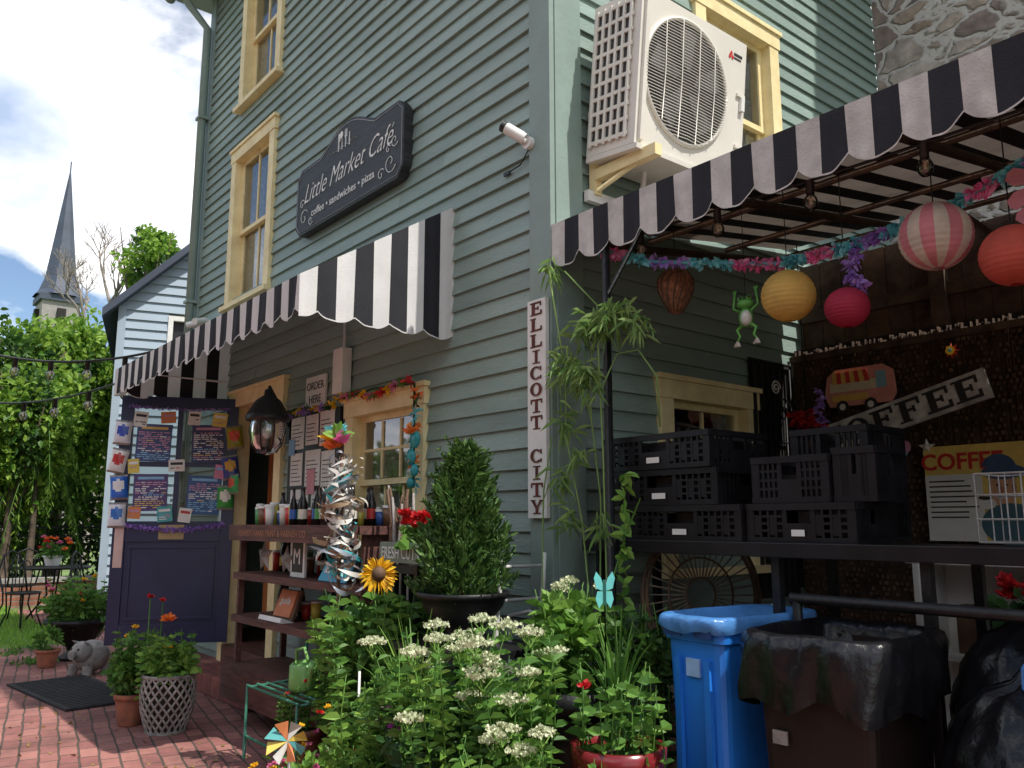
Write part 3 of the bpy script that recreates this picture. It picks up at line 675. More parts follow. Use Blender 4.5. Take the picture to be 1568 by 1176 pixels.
mb=MB();mb.M=Matrix.Translation((-1.62,-.44,.962))@Matrix.Rotation(-.5,4,'X');mb.b(0,.34,0,.01,0,.14,col('blue_sign_paint',(.1,.45,.65)));mb.b(.03,.31,-.002,0,.05,.12,'white');mb.text('SEATING',.05,.17,.065,-.004,'letd');mb.done('small_blue_sign')
mb=MB();bx,by=-.90,-.68
mb.tube([(bx,by,0),(bx,by,1.0),(bx+.01,by,1.4),(bx-.02,by,1.78)],.010,'brownw',8)
rc=[col('ribbon_teal',(.05,.35,.38),.4),col('ribbon_white',(.66,.64,.6),.5),col('ribbon_grey',(.25,.28,.33),.4),col('ribbon_bronze',(.3,.2,.12),.3)]
for k in range(60):
    z0=random.uniform(1.02,1.66);pts=[];a0=random.uniform(0,2*pi);R0=random.uniform(.05,.12)*(1.1-(z0-1)*.45);tn=random.choice((-1,1))*random.uniform(3,7);ty=random.uniform(-.1,.14);ph_=random.uniform(0,6)
    for i in range(18):
        t=i/17;a=a0+t*tn;r=R0*(.3+1.0*t);pts.append((bx+r*math.cos(a),by+r*math.sin(a),z0+.04*math.sin(t*7+ph_)+ty*t))
    vs=[]
    for j,p in enumerate(pts): ww=.010*math.cos(j*.6+ph_)+.003;wx_=.008*math.sin(j*.6+ph_);vs+=[(p[0]-wx_,p[1],p[2]-ww),(p[0]+wx_,p[1],p[2]+ww)]
    mb.add(vs,[(2*i,2*i+1,2*i+3,2*i+2) for i in range(17)],rc[k%4 if k%3 else 1],True)
for m_,dz in(('flY',0),('gcy',.03),('flO',-.03),('leafB',.02),('gpk',-.01)): flower(mb,(bx-.02+random.uniform(-.05,.05),by-.03,1.72+dz),.09,m_,9)
mb.done('ribbon_wind_sculpture')
mb=MB();X=-.80;Y=-.5;CW=.36
mb.b(X,X+CW,Y,Y+.03,1.10,1.2,col('grey_green_board',(.22,.27,.22)));mb.text('FRESH CUT',.085,X+CW/2,1.12,Y-.003,'signw',sx=.75)
for (a,b_,c_,d) in((X,X+CW,.72,.76),(X,X+CW,1.05,1.09)): mb.b(a,b_,Y,Y+.3,c_,d,'plastic')
for xx in(X,X+CW-.03): mb.b(xx,xx+.03,Y,Y+.3,.761,1.049,'plastic')
for xx in np.arange(.06,.33,.07): mb.b(X+xx,X+xx+.008,Y-.002,Y+.006,.761,1.049,'stonegr')
for xx in(X,X+CW-.03):
    for yy in(Y,Y+.27): mb.b(xx,xx+.03,yy,yy+.03,.0,.72,'plastic')
mb.done('planter_crate_with_sign')
mb=MB()
for i in range(18):
    x=X+.0+random.uniform(-.1,.08);y=Y+.12+random.uniform(-.05,.08);mb.tube([(x,y,1.08),(x+random.uniform(-.03,.03),y,1.3),(x+random.uniform(-.07,.07),y,1.46+random.uniform(-.1,.04))],[.012,.010,.006],M['brownw'] if i%3 else M['stonegr'],6)
mb.done('birch_branch_bundle')
mb=MB()
for i in range(12): flower(mb,(X+.27+random.uniform(-.12,.12),Y+.1+random.uniform(-.07,.07),1.29+random.uniform(-.03,.05)),.05,'flR',30)
bush(mb,(X+.26,Y+.1,1.2),(.14,.1,.07),160,.06,'leafA',.8)
mb.done('red_geranium')
mb=MB();sx_,sy_,sz_=-.60,-.62,1.05
n=40;a=np.linspace(0,2*pi,n,endpoint=False);cam=np.array([.85,-.5,.12]);cam/=np.linalg.norm(cam);e1=np.cross(cam,[0,0,1.]);e1/=np.linalg.norm(e1);e2=np.cross(e1,cam)
D=np.cos(a)[:,None]*e1+np.sin(a)[:,None]*e2+cam*.15;leaves(mb,np.tile(np.array([sx_,sy_,sz_]),(n,1))+D*.03,D+rng.normal(size=(n,3))*.08,.07*(.8+.3*rng.random(n)),.35,'flY')
mb.sph((sx_,sy_,sz_),(.035,.035,.038),'brownw');mb.tube([(sx_,sy_,sz_),(sx_-.02,sy_+.05,.7),(sx_,sy_+.05,.3)],.008,'leafA',6)
mb.done('sunflower')
# ------------------------------------------------------------ juniper, urn, stand
JX,JY=-.06,-.5
mb=MB();n=15000;t=rng.random(n)**.8;a=rng.uniform(0,2*pi,n);z=.96+t*.66+.03*np.sin(a*3)
rad=.225*np.minimum(1,(1.03-t))**.6*(.9+.1*np.sin(t*17+a*2))*(.35+.65*np.minimum(1,t*5+.45))
q=rng.random(n)**.3*(1+.18*np.sin(a*5+t*13)+.14*np.sin(a*11-t*29));P=np.stack([JX+rad*q*np.cos(a),JY+rad*q*np.sin(a),z],1)
D=np.stack([np.cos(a)*.6,np.sin(a)*.6,np.full(n,.8)],1)+rng.normal(size=(n,3))*.4;leaves(mb,P,D,.02+.035*rng.random(n)**2*1.3,.28,'leafJ',droop=0)
for i in range(60):
    a=random.uniform(0,2*pi);t=random.random()**1.1;r=.2*min(1,(1.02-t))**.6;p=(JX+r*math.cos(a),JY+r*math.sin(a),.98+t*.66);q=(p[0]+.05*math.cos(a),p[1]+.05*math.sin(a),p[2]+.07)
    k=40;tt=rng.random((k,1));leaves(mb,np.array([p])*(1-tt)+np.array([q])*tt,np.array([[math.cos(a)*.5,math.sin(a)*.5,.9]])+rng.normal(size=(k,3))*.5,np.full(k,.025),.3,'leafJ',droop=0)
mb.tube([(JX,JY,.95),(JX,JY,1.5)],.02,'bark');mb.done('juniper_shrub')
mb=MB();mb.lathe([(.0,0),(.1,0),(.11,.02),(.07,.05),(.12,.09),(.18,.16),(.19,.2),(.205,.2),(.21,.225),(.19,.225),(.17,.19)],(JX,JY,.77),'iron',28);mb.lathe([(.185,.19),(0,.2)],(JX,JY,.77),'soil',20)
mb.done('black_urn_planter')
mb=MB();mb.b(JX-.3,JX+.3,JY-.2,JY+.2,.735,.768,'iron')
for dx in(-.27,.27):
    for dy in(-.17,.17): mb.tube([(JX+dx,JY+dy,0),(JX+dx,JY+dy,.735)],.014,'iron')
mb.done('plant_stand')
mb=MB();CX=-.27
for y in(-.36,-.10):
    mb.tube([(CX+.28,y,.1),(CX+.26,y,.7),(CX+.3,y,1.02),(CX+.31,y,1.16)],.011,'white',8);mb.tube([(CX+.28,y,.62),(CX+.05,y,.62),(CX+.05,y,.05)],.011,'white',8);mb.tube([(CX+.05,y,.62),(CX+.05,y,.85),(CX+.2,y,.88),(CX+.28,y,.86)],.011,'white',8)
for z in(1.10,.95): mb.tube([(CX+.29,-.36,z),(CX+.29,-.10,z)],.008,'white',8)
for x in(.08,.14,.2,.26): mb.tube([(CX+x,-.36,.625),(CX+x,-.10,.625)],.008,'white',6)
mb.done('white_garden_chair')
# ------------------------------------------------------------ foreground plants
def stemleaf(mb,base,top,n,ls,m,wr=.5,sm='leafA',whorl=3,rad=.004):
    base=Vector(base);top=Vector(top);k=Vector((random.uniform(-.05,.05),random.uniform(-.05,.05),0))
    pts=[base+(top-base)*t+k*math.sin(pi*t) for t in(0,.25,.5,.75,1)];mb.tube(pts,[rad,rad,rad*.8,rad*.7,rad*.4],sm,5)
    P=[];D=[];
    for i in range(n):
        t=.2+.8*i/n;p=pts[0]*(1-t)+pts[4]*t+k*math.sin(pi*t);a0=i*2.4
        for j in range(whorl): 
            a=a0+j*2*pi/whorl;P.append(tuple(p));D.append((math.cos(a),math.sin(a),.25+.6*t+random.uniform(-.3,.2)))
    P=np.array(P);D=np.array(D);leaves(mb,P,D,ls*(.6+.6*rng.random(len(P)))*1.,wr,m,droop=.35)
def clump(cx,cy,z0,z1,r,ns,nl,ls,m,wr=.45,heads=None,hr=.04,lean=.5,bz=0):
    mb=MB()
    for i in range(ns):
        a=random.uniform(0,2*pi);q=random.random()**.5*r
        tz=z1-(z1-z0)*random.random()**1.5*.6;tp=(cx+q*math.cos(a),cy+q*math.sin(a),tz);bp=(cx+q*lean*math.cos(a),cy+q*lean*math.sin(a),bz)
        b2=tuple(bp[j]+(tp[j]-bp[j])*.3 for j in range(3))
        mm=m if i%4 else ('leafB' if m=='leafA' else 'leafA')
        stemleaf(mb,b2,tp,nl,ls*random.uniform(.75,1.15),mm,wr)
        if heads and random.random()<heads[1]:
            hd(mb,tp,hr*random.uniform(.8,1.3),heads[0])
    return mb
def hd(mb,c,r,m):
    for j in range(7):
        a0=j*.9;rr=0 if j==0 else r*.62
        n=26;a=rng.uniform(0,2*pi,n);q=rng.random(n)**.5*.42*r
        P=np.stack([c[0]+rr*math.cos(a0)+q*np.cos(a),c[1]+rr*math.sin(a0)+q*np.sin(a),c[2]+.01+(r*.4 if j==0 else r*.15)+rng.normal(size=n)*.004],1)
        D=rng.normal(size=(n,3));D[:,2]=abs(D[:,2])+.3;leaves(mb,P,D,np.full(n,.012),.9,m,droop=0)
        mb.tube([(c[0],c[1],c[2]-.03),(c[0]+rr*math.cos(a0),c[1]+rr*math.sin(a0),c[2]+.01)],.002,'leafB',4)
mb=clump(-.62,-.62,.6,1.0,.30,30,10,.075,'leafA',.5);bush(mb,(-.62,-.6,.72),(.26,.2,.2),500,.07,'leafA',.55);mb.done('leafy_perennial')
mb=clump(-1.12,-.55,.5,.82,.2,18,10,.075,'leafB',.4);mb.done('leafy_perennial')
mb=clump(.62,-.95,.5,.93,.36,60,12,.062,'leafA',.42,heads=('flW',.3),hr=.045);bush(mb,(.62,-.95,.5),(.36,.3,.22),900,.06,'leafD',.5)
for p in((.55,-.85,.93),(.75,-.9,.93),(.62,-1.0,.85),(.8,-1.05,.8),(.9,-1.0,.72),(.98,-1.1,.66),(1.02,-1.05,.6),(.38,-1.0,.8)): hd(mb,p,.055,'flW')
mb.done('sedum_plant')
mb=clump(.25,-1.0,.35,.78,.26,36,11,.06,'leafB',.4);bush(mb,(.25,-1,.4),(.26,.22,.2),600,.055,'leafA',.5)
for p in((.3,-1.1,.62),(.18,-1.05,.55),(.45,-1.15,.6)): flower(mb,p,.035,'flV',24)
mb.done('flowering_perennial')
mb=clump(1.05,-1.05,.3,.66,.24,28,10,.06,'leafA',.42,heads=('flW',.2));mb.done('sedum_plant')
mb=clump(-.15,-.95,.2,.62,.25,30,10,.06,'leafA',.45);bush(mb,(-.15,-.95,.3),(.25,.2,.2),500,.055,'leafB',.5)
for i in range(8): flower(mb,(-.15+random.uniform(-.25,.25),-1.05+random.uniform(-.1,.2),.45+random.uniform(-.15,.15)),.022,['flY','flR','flW'][i%3],16)
mb.done('flowering_perennial')
def blades(cx,cy,z,n,h,spread,m='leafB',wd=.012):
    mb=MB()
    for i in range(n):
        a=random.uniform(0,2*pi);s_=random.uniform(.2,1)*spread;hh=h*random.uniform(.6,1.1);vs=[];K=7;px,py=-math.sin(a),math.cos(a)
        for k in range(K):
            t=k/(K-1);r=s_*t**1.7;zz=z+hh*(t-.25*t**3*s_/max(spread,.01));w_=wd*(1-t**2)*.5+.0008
            vs+=[(cx+r*math.cos(a)-px*w_,cy+r*math.sin(a)-py*w_,zz),(cx+r*math.cos(a)+px*w_,cy+r*math.sin(a)+py*w_,zz)]
        mb.add(vs,[(2*k,2*k+1,2*k+3,2*k+2) for k in range(K-1)],m)
    return mb
blades(.1,-.85,.35,60,.62,.3).done('daylily_plant')
blades(.84,-.45,.5,80,.5,.24,'leafA').done('ornamental_grass')
mb=clump(.52,-.42,.72,1.06,.17,26,8,.07,'leafB',.6,heads=('flW',.3),hr=.03);bush(mb,(.52,-.42,.85),(.18,.16,.16),400,.065,'leafB',.65);mb.done('hydrangea_plant')
mb=pot('p',.56,-.42,.17,.19,.5,'iron');mb.done('black_round_planter')
mb=pot('p',1.0,-.62,.17,.15,.4,'redpot');mb.done('red_glazed_pot')
mb=clump(1.0,-.62,.58,.82,.16,20,8,.06,'leafA',.6);flower(mb,(.92,-.7,.75),.03,'flR',20);mb.done('potted_foliage_plant')
mb=clump(.78,-.25,.7,1.0,.12,10,8,.055,'leafD',.7);bush(mb,(.8,-.3,.85),(.14,.12,.14),300,.045,M['leafTd'],.8);mb.done('potted_foliage_plant')
mb=pot('p',-1.3,-.68,0,.125,.22,'terra');mb.done('terracotta_pot')
mb=clump(-1.3,-.68,.25,.45,.12,14,8,.045,'leafA',.5);
for i in range(5): flower(mb,(-1.3+random.uniform(-.1,.1),-.68+random.uniform(-.1,.1),.4+random.uniform(-.05,.08)),.025,'flR',14)
mb.done('small_flowering_plant')
mb=pot('p',-1.0,-.5,0,.15,.3,'redpot');mb.done('red_glazed_pot')
mb=clump(-1.0,-.5,.35,.7,.2,24,8,.065,'leafA',.5);mb.done('leafy_perennial')
mb=MB();bush(mb,(-.6,-.95,.14),(.26,.22,.14),600,.045,'leafB',.5)
for i in range(44): flower(mb,(-.6+random.uniform(-.26,.26),-.95+random.uniform(-.22,.22),.2+random.uniform(-.06,.12)),.022,'flP' if i%3 else 'flY',16)
mb.done('pink_flower_bed')
mb=MB()
mb.tube([(-.35,-.85,0),(-.35,-.85,.65)],.006,'white')
for i in range(8):
    a=i*pi/4;m_=[col('pin_yellow',(.75,.55,.1),.4),col('pin_white',(.7,.7,.65),.4),col('pin_orange',(.7,.25,.1),.4),col('pin_teal',(.1,.4,.4),.4)][i%4]
    u_=Vector((.5,.85,0)).normalized();p=Vector((-.30,-1.2,.42));q=lambda a,r:p+u_*math.cos(a)*r+Vector((0,0,1))*math.sin(a)*r
    mb.add([p,q(a,.08),q(a+.55,.085)+Vector((.02,-.02,0)),q(a+.7,.03)],[(0,1,2,3)],m_)
mb.tube([(-.3,-1.19,0),(-.3,-1.19,.42)],.005,'white')
mb.done('garden_pinwheel')
mb=MB();G=col('green_metal',(.03,.16,.10),.4);mb.M=Matrix.Translation((.28,-.02,0))
mb.tube([(-2.0,-.78,0),(-2.0,-.78,.38),(-1.95,-.45,.4),(-1.95,-.45,.62)],.01,G);mb.tube([(-1.35,-.78,0),(-1.35,-.78,.38),(-1.3,-.45,.4),(-1.3,-.45,.62)],.01,G)
for i in range(6): mb.tube([(-2.0,-.78+.06*i,.39),(-1.33,-.78+.06*i,.39)],.008,G)
mb.tube([(-1.95,-.45,.62),(-1.3,-.45,.62)],.01,G);mb.tube([(-2.0,-.78,.12),(-1.35,-.78,.12)],.008,G);mb.done('green_metal_bench')
mb=MB();G2=col('green_can_plastic',(.2,.42,.12),.35);mb.M=Matrix.Translation((.26,-.02,0))
mb.lathe([(0,0),(.075,0),(.08,.02),(.078,.13),(.06,.15),(.06,.14),(0,.13)],(-1.6,-.62,.40),G2,32);mb.tube([(-1.53,-.62,.43),(-1.42,-.66,.52),(-1.38,-.68,.56)],[.02,.012,.024],G2,10);mb.tube([(-1.66,-.62,.44),(-1.74,-.6,.5),(-1.70,-.62,.60),(-1.6,-.62,.62),(-1.55,-.62,.55)],.009,G2,8)
mb.done('watering_can')
mb=pot('p',-2.95,-1.08,0,.10,.2,'terra');mb.done('terracotta_pot')
mb=clump(-2.95,-1.08,.3,.62,.16,26,8,.055,'leafA',.6);bush(mb,(-2.95,-1.08,.38),(.16,.14,.14),320,.055,'leafA',.7)
for p in((-2.9,-1.1,.62),(-3.0,-1.12,.55)): flower(mb,p,.03,'flY',20)
for p in((-2.78,-1.05,.82),(-2.68,-1.0,.8)): flower(mb,p,.03,'flR',24);mb.tube([(p[0],p[1],.3),p],.004,'leafA',5)
mb.done('potted_flowering_plant')
mb=MB();bx,by=-2.62,-.95;K_=.87;mb.lathe([(.11*K_,0),(.14*K_,.02),(.165*K_,.16),(.17*K_,.24),(.15*K_,.33),(.165*K_,.34)],(bx,by,0),'soil',24)
def br(z): return (.118+.06*math.sin(min(1,z/.3)*2.0))*K_
for s_ in(1,-1):
    for k in range(20):
        a0=k*2*pi/20;mb.tube([(bx+(br(t*.36)+.008)*math.cos(a0+s_*t*1.6),by+(br(t*.36)+.008)*math.sin(a0+s_*t*1.6),.35*t) for t in np.linspace(0,1,9)],.0075,'stonegr',5)
for z,rr in((.005,.11),(.345,.156)): mb.tube([(bx+rr*math.cos(t*pi/12),by+rr*math.sin(t*pi/12),z) for t in range(25)],.013,'stonegr',6)
mb.done('woven_basket_planter')
mb=clump(bx,by,.4,.62,.17,26,8,.055,'leafB',.6);bush(mb,(bx,by,.43),(.18,.15,.1),360,.055,'leafB',.7);flower(mb,(bx-.02,by-.02,.68),.055,'flO',40);flower(mb,(bx+.1,by-.05,.53),.03,'flY',20);mb.done('potted_flowering_plant')
mb=MB();px_,py_=-5.15,-.82;mb.M=Matrix.Translation((px_,py_,0))@Matrix.Rotation(.5,4,'Z')
mb.sph((0,0,.15),(.15,.15,.135),'stonegr',20,14);mb.sph((.02,-.12,.2),(.095,.085,.09),'stonegr',16,12);mb.cyl((.02,-.19,.19),(.02,-.23,.185),.038,.04,'stonegr',14)
for s_ in(-1,1):
    mb.add([(.02+s_*.03,-.13,.275),(.02+s_*.085,-.12,.26),(.02+s_*.075,-.17,.30),(.02+s_*.06,-.1,.28)],[(0,1,2),(0,2,3),(1,3,2)],'stonegr',True)
    mb.sph((.02+s_*.04,-.195,.23),.010,'black',8,6)
    for dy in(-.1,.09): mb.cyl((s_*.08,dy,.08),(s_*.09,dy-.01,0),.045,.04,'stonegr',10)
mb.done('pig_statue')
mb=MB();mb.M=Matrix.Translation((-4.3,-1.1,0))@Matrix.Rotation(.12,4,'Z');mb.b(-.7,.65,-.3,.28,.003,.018,'rubber')
for i in range(22): mb.b(-.66+i*.06,-.63+i*.06,-.26,.24,.018,.022,'rubber')
mb.done('door_mat')
mb=MB();ux,uy=-6.1,-.75
mb.lathe([(0,0),(.14,0),(.14,.03),(.07,.07),(.08,.12),(.2,.2),(.26,.33),(.29,.34),(.29,.38),(.24,.38)],(ux,uy,0),'iron',26);mb.lathe([(.25,.36),(0,.36)],(ux,uy,0),'soil',20);mb.done('black_urn_planter')
mb=clump(ux,uy,.45,.8,.32,40,8,.07,'leafA',.5);bush(mb,(ux,uy,.5),(.32,.28,.18),600,.07,'leafA',.6)
for i in range(12): flower(mb,(ux+random.uniform(-.3,.3),uy+random.uniform(-.3,.1),.7+random.uniform(-.15,.1)),.035,['flR','flP','flY'][i%3],20)
mb.done('potted_flowering_plant')
mb=pot('p',-5.75,-1.05,0,.10,.16,'terra');bush(mb,(-5.75,-1.05,.25),(.11,.1,.1),160,.05,'leafA',.6);mb.done('potted_flowering_plant')
def chair(x,y,rot):
    mb=MB();mb.M=Matrix.Translation((x,y,0))@Matrix.Rotation(rot,4,'Z')
    mb.lathe([(0,.45),(.2,.45),(.2,.43),(0,.43)],(0,0,0),'iron',16)
    for a in range(4):
        t=a*pi/2+pi/4;mb.tube([(.18*math.cos(t),.18*math.sin(t),.44),(.16*math.cos(t),.16*math.sin(t),.2),(.24*math.cos(t),.24*math.sin(t),0)],.011)
    mb.tube([(-.18,.12,.44),(-.2,.2,.7),(-.12,.22,.9),(0,.23,.95),(.12,.22,.9),(.2,.2,.7),(.18,.12,.44)],.012)
    for k in(-.1,0,.1): mb.tube([(k,.16,.44),(k*1.2,.22,.9)],.007)
    spiral(mb,0,.72,.08,8,0,1,'iron',.006,.21)
    mb.done('wrought_iron_chair')
mb=MB();tx,ty=-9.7,-.3
mb.lathe([(0,.72),(.45,.72),(.46,.71),(.45,.69),(0,.69)],(tx,ty,0),'iron',28)
for a in range(3):
    t=a*2*pi/3;mb.tube([(tx+.1*math.cos(t),ty+.1*math.sin(t),.69),(tx+.06*math.cos(t),ty+.06*math.sin(t),.35),(tx+.32*math.cos(t),ty+.32*math.sin(t),0)],.014)
mb.done('wrought_iron_table')
chair(-9.0,-.75,2.2);chair(-9.3,.5,.6);chair(-10.4,-.6,-1.3);chair(-8.4,-.1,2.6)
mb=pot('p',-9.8,-.3,.72,.12,.14,'white')
for i in range(16): flower(mb,(-9.8+random.uniform(-.18,.18),-.3+random.uniform(-.18,.18),1.0+random.uniform(-.08,.1)),.05,['flO','flP','flR'][i%3],20)
bush(mb,(-9.8,-.3,.93),(.2,.2,.1),200,.07,'leafA',.6);mb.done('potted_flowering_plant')
mb=MB()
for i in range(70):
    y=-6+i*.14;mb.cyl((-13.6,y,.05),(-13.6,y,1.25),.01,m='iron',n=5,smooth=False);mb.cyl((-13.6,y,1.25),(-13.6,y,1.33),.018,.001,'iron',5)
for z in(.15,1.05,1.2): mb.b(-13.615,-13.585,-6,3.7,z,z+.03,'iron')
mb.done('iron_picket_fence')
M['brickw']=brickmat('garden_wall_brick',(.42,.17,.1),(.33,.12,.08),(.3,.27,.24),.2,.075,.01,0,True)
mb=MB();mb.b(-12.6,-12.35,-6,1,-.02,.35,'brickw');mb.b(-12.63,-12.32,-6,1,.351,.42,'stonegr');mb.done('low_brick_wall')
mb=MB();mb.b(-7.1,-6.4,.25,.8,0,.5,'white');bush(mb,(-6.8,.4,.75),(.4,.3,.35),500,.07,'leafB',.5)
for i in range(12): flower(mb,(-6.8+random.uniform(-.35,.35),.3+random.uniform(-.2,.2),.8+random.uniform(-.2,.35)),.045,['flO','flR'][i%2],20)
mb.done('white_planter_box')
# ------------------------------------------------------------ trees
def tree(name,x,y,h,r,zc,rz,n,ls,m,trunk=.16,k=40,bx=0,dens=.4,limbs=9):
    mb=MB();top=(x+random.uniform(-.2,.2)*r,y,zc+rz*.6)
    pts=[(x+bx,y,-.05),(x+bx*.6,y,zc*.3),(x+.1*r,y,zc*.65),top];mb.tube(pts,[trunk,trunk*.75,trunk*.5,trunk*.12],'bark',9)
    for i in range(limbs):
        a=i*2.4+random.random();t=random.uniform(.35,.95);s_=Vector((x,y,zc*(.35+.6*t)-rz*.1));e=Vector((x+r*.8*math.cos(a),y+r*.8*math.sin(a),zc+rz*random.uniform(-.4,.75)))
        mid=s_*.5+e*.5+Vector((0,0,-.05*h));mb.tube([s_,mid,e],[trunk*.35,trunk*.22,trunk*.06],'bark',6)
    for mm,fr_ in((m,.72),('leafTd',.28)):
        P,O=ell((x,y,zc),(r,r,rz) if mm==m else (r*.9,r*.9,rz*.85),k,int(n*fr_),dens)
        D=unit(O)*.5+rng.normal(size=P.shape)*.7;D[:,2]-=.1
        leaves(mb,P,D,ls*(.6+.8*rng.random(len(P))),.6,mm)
    mb.done(name)
tree('leafy_tree',-16.5,-.9,6.8,2.4,3.8,2.1,17000,.16,'leafT',.2,60,dens=.27)
tree('leafy_tree',-17.8,1.2,6.5,1.6,4.0,2.1,9000,.16,'leafT',.18,40,dens=.28)
tree('leafy_tree',-14.9,-3.4,6,2.2,3.2,2.0,10000,.15,'leafT',.2,44,dens=.28)
tree('leafy_tree',-13.4,-.35,5,.85,2.8,1.6,6500,.12,'leafT',.1,34,dens=.3)
tree('leafy_tree',-26,-4,9,4,5.2,3.4,9000,.3,'leafT',.3,50)
tree('leafy_tree',-26.5,5.0,12,1.2,10.4,1.3,1800,.2,'leafT',.2,16,dens=.36)
mb=MB();wx,wy=-13.3,.0;mb.tube([(wx,wy,0),(wx+.1,wy,1.2),(wx,wy,2.6)],[.07,.05,.02],'bark')
for i in range(40):
    a=random.uniform(0,2*pi);r=random.uniform(.3,.9);zt=random.uniform(1.6,2.8);pts=[Vector((wx+r*s_*math.cos(a),wy+r*s_*math.sin(a),zt+.35*math.sin(pi*s_*.9)-1.2*max(0,s_-.45)**1.2*2)) for s_ in np.linspace(0,1,7)]
    mb.tube(pts,.006,'leafA',4);P=[];D=[]
    for p,q in zip(pts,pts[1:]):
        for j in range(6):
            P.append(tuple(p.lerp(q,j/6)));D.append((random.uniform(-1,1),random.uniform(-1,1),-1.0))
    leaves(mb,np.array(P),np.array(D),np.full(len(P),.12),.22,'leafT')
mb.done('weeping_shrub')
mb=MB()
for i in range(22):
    y=-6+i*.48;bush(mb,(-14.6+random.uniform(-.5,.5),y,.9+random.random()*.5),(.8,.6,1.1),600,.12,'leafTd' if i%3 else 'leafT',.6,k=14)
mb.done('hedge')
mb=MB()
for i in range(26):
    t=i/25;x=-50-10*math.sin(t*9);y=-45+75*t;bush(mb,(x,y,3.5+random.uniform(0,1.6)),(4,3.5,4.5),500,.7,'leafTd' if i%2 else 'leafT',.7,k=18)
mb.done('distant_tree_line')
mb=MB()
M['barkg']=mat('grey_bark',(.25,.22,.19),.9,.2,5)
def branch(p,d,l,r,dep):
    q=p+d*l;m_=p.lerp(q,.5)+Vector((random.uniform(-.08,.08),random.uniform(-.08,.08),0))*l
    mb.tube([p,m_,q],[r,r*.8,r*.6],'barkg',5)
    if dep==0:return
    for k in range(3):
        nd=(d+Vector((random.uniform(-.7,.7),random.uniform(-.7,.7),random.uniform(-.1,.5)))).normalized();branch(p.lerp(q,random.uniform(.5,1)),nd,l*random.uniform(.6,.8),r*.58,dep-1)
branch(Vector((-28.6,4.2,0)),Vector((0,0,1)),7.4,.17,0);branch(Vector((-28.6,4.2,7.2)),Vector((0.05,.1,1)).normalized(),1.9,.11,5);branch(Vector((-28.6,4.2,7.0)),Vector((0.05,-.5,1)).normalized(),1.7,.09,5)
mb.done('bare_tree')
mb=MB();cx,cy=-95.2,14.4
def oct_(r,z,n=8): return [(cx+r*math.cos(pi/8+k*2*pi/n),cy+r*math.sin(pi/8+k*2*pi/n),z) for k in range(n)]
rings=[(2.6,25.0),(2.1,25.6),(1.55,27.2),(.05,39.5)];vs=[];fs=[]
for r,z in rings: vs+=oct_(r,z)
for i in range(3):
    for k in range(8): fs.append((i*8+k,i*8+(k+1)%8,(i+1)*8+(k+1)%8,(i+1)*8+k))
mb.add(vs,fs,'slate');mb.b(cx-1.8,cx+1.8,cy-1.8,cy+1.8,-.02,24.3,'stonegr');mb.b(cx-2.1,cx+2.1,cy-2.1,cy+2.1,24.3,24.95,'slate')
for a in range(4):
    c_,s_=math.cos(a*pi/2),math.sin(a*pi/2);X0,Y0=cx+1.82*c_,cy+1.82*s_
    mb.b(X0-.4,X0+.4,Y0-.4,Y0+.4,20,23.5,'dark')
mb.tube([(cx,cy,39.3),(cx,cy,40.6)],.06,'iron')
mb.b(cx-22,cx-2,cy-6,cy+6,-.02,11,'stonegr');mb.add([(cx-22,cy-6.3,11),(cx-2,cy-6.3,11),(cx-2,cy+6.3,11),(cx-22,cy+6.3,11),(cx-22,cy,18),(cx-2,cy,18)],[(0,1,5,4),(2,3,4,5),(1,2,5),(3,0,4)],'slate')
mb.done('church_with_spire')
# neighbour house
nh=empty('neighbour_house')
mb=MB();HX=-11.5;y0,y1,ze,zr=.7,5.7,4.85,7.35
c0=Matrix.Translation((HX,y0,0));nh.matrix_world=c0@Matrix.Rotation(math.radians(-16),4,'Z')@c0.inverted()
NS=Matrix.Translation((HX,0,0))@RS;mb.M=NS
z=0
while z<zr-.15:
    a,b_=y0,y1
    if z>ze: k=(z-ze)/(zr-ze)*(y1-y0)/2;a+=k;b_-=k
    iv=[(a,b_)]
    if 3.7<z+.07<4.75: iv=[(a,1.45),(2.15,b_)]
    for p,q in iv: mb.add([(p,-.03,z),(q,-.03,z),(q,0,z+.16),(p,0,z+.16),(p,.03,z),(q,.03,z)],[(0,1,2,3),(4,5,1,0)],'housew')
    z+=.16
mb.b(y0-.02,y0+.10,-.045,.0,0,ze,'housew')
mb.b(1.45,1.53,-.04,.05,3.7,4.75,'white');mb.b(2.07,2.15,-.04,.05,3.7,4.75,'white');mb.b(1.531,2.069,-.04,.05,4.67,4.75,'white');mb.b(1.531,2.069,-.04,.05,3.7,3.78,'white');mb.b(1.53,2.07,.05,.07,3.75,4.7,'black');mb.b(1.531,2.069,-.02,.04,4.2,4.24,'white')
mb.M=I4
mb.b(HX-6,HX-.04,y0,y0+.05,0,ze,'housew');mb.b(HX-6,HX-5.9,y0,y1,0,ze,'housew');mb.b(HX-6,HX-.04,y1-.05,y1,0,ze,'housew')
mb.done('walls',nh)
mb=MB();ym=(y0+y1)/2
for s_,ya in((-1,y0),(1,y1)):
    yo=ya+s_*.25;zo=ze-.25
    mb.add([(HX-6.3,yo,zo),(HX+.25,yo,zo),(HX+.25,ym,zr),(HX-6.3,ym,zr),(HX-6.3,yo,zo+.14),(HX+.25,yo,zo+.14),(HX+.25,ym,zr+.14),(HX-6.3,ym,zr+.14)],[(0,1,2,3),(4,5,6,7),(0,1,5,4),(1,2,6,5),(3,0,4,7)],'slate')
mb.done('roof',nh)
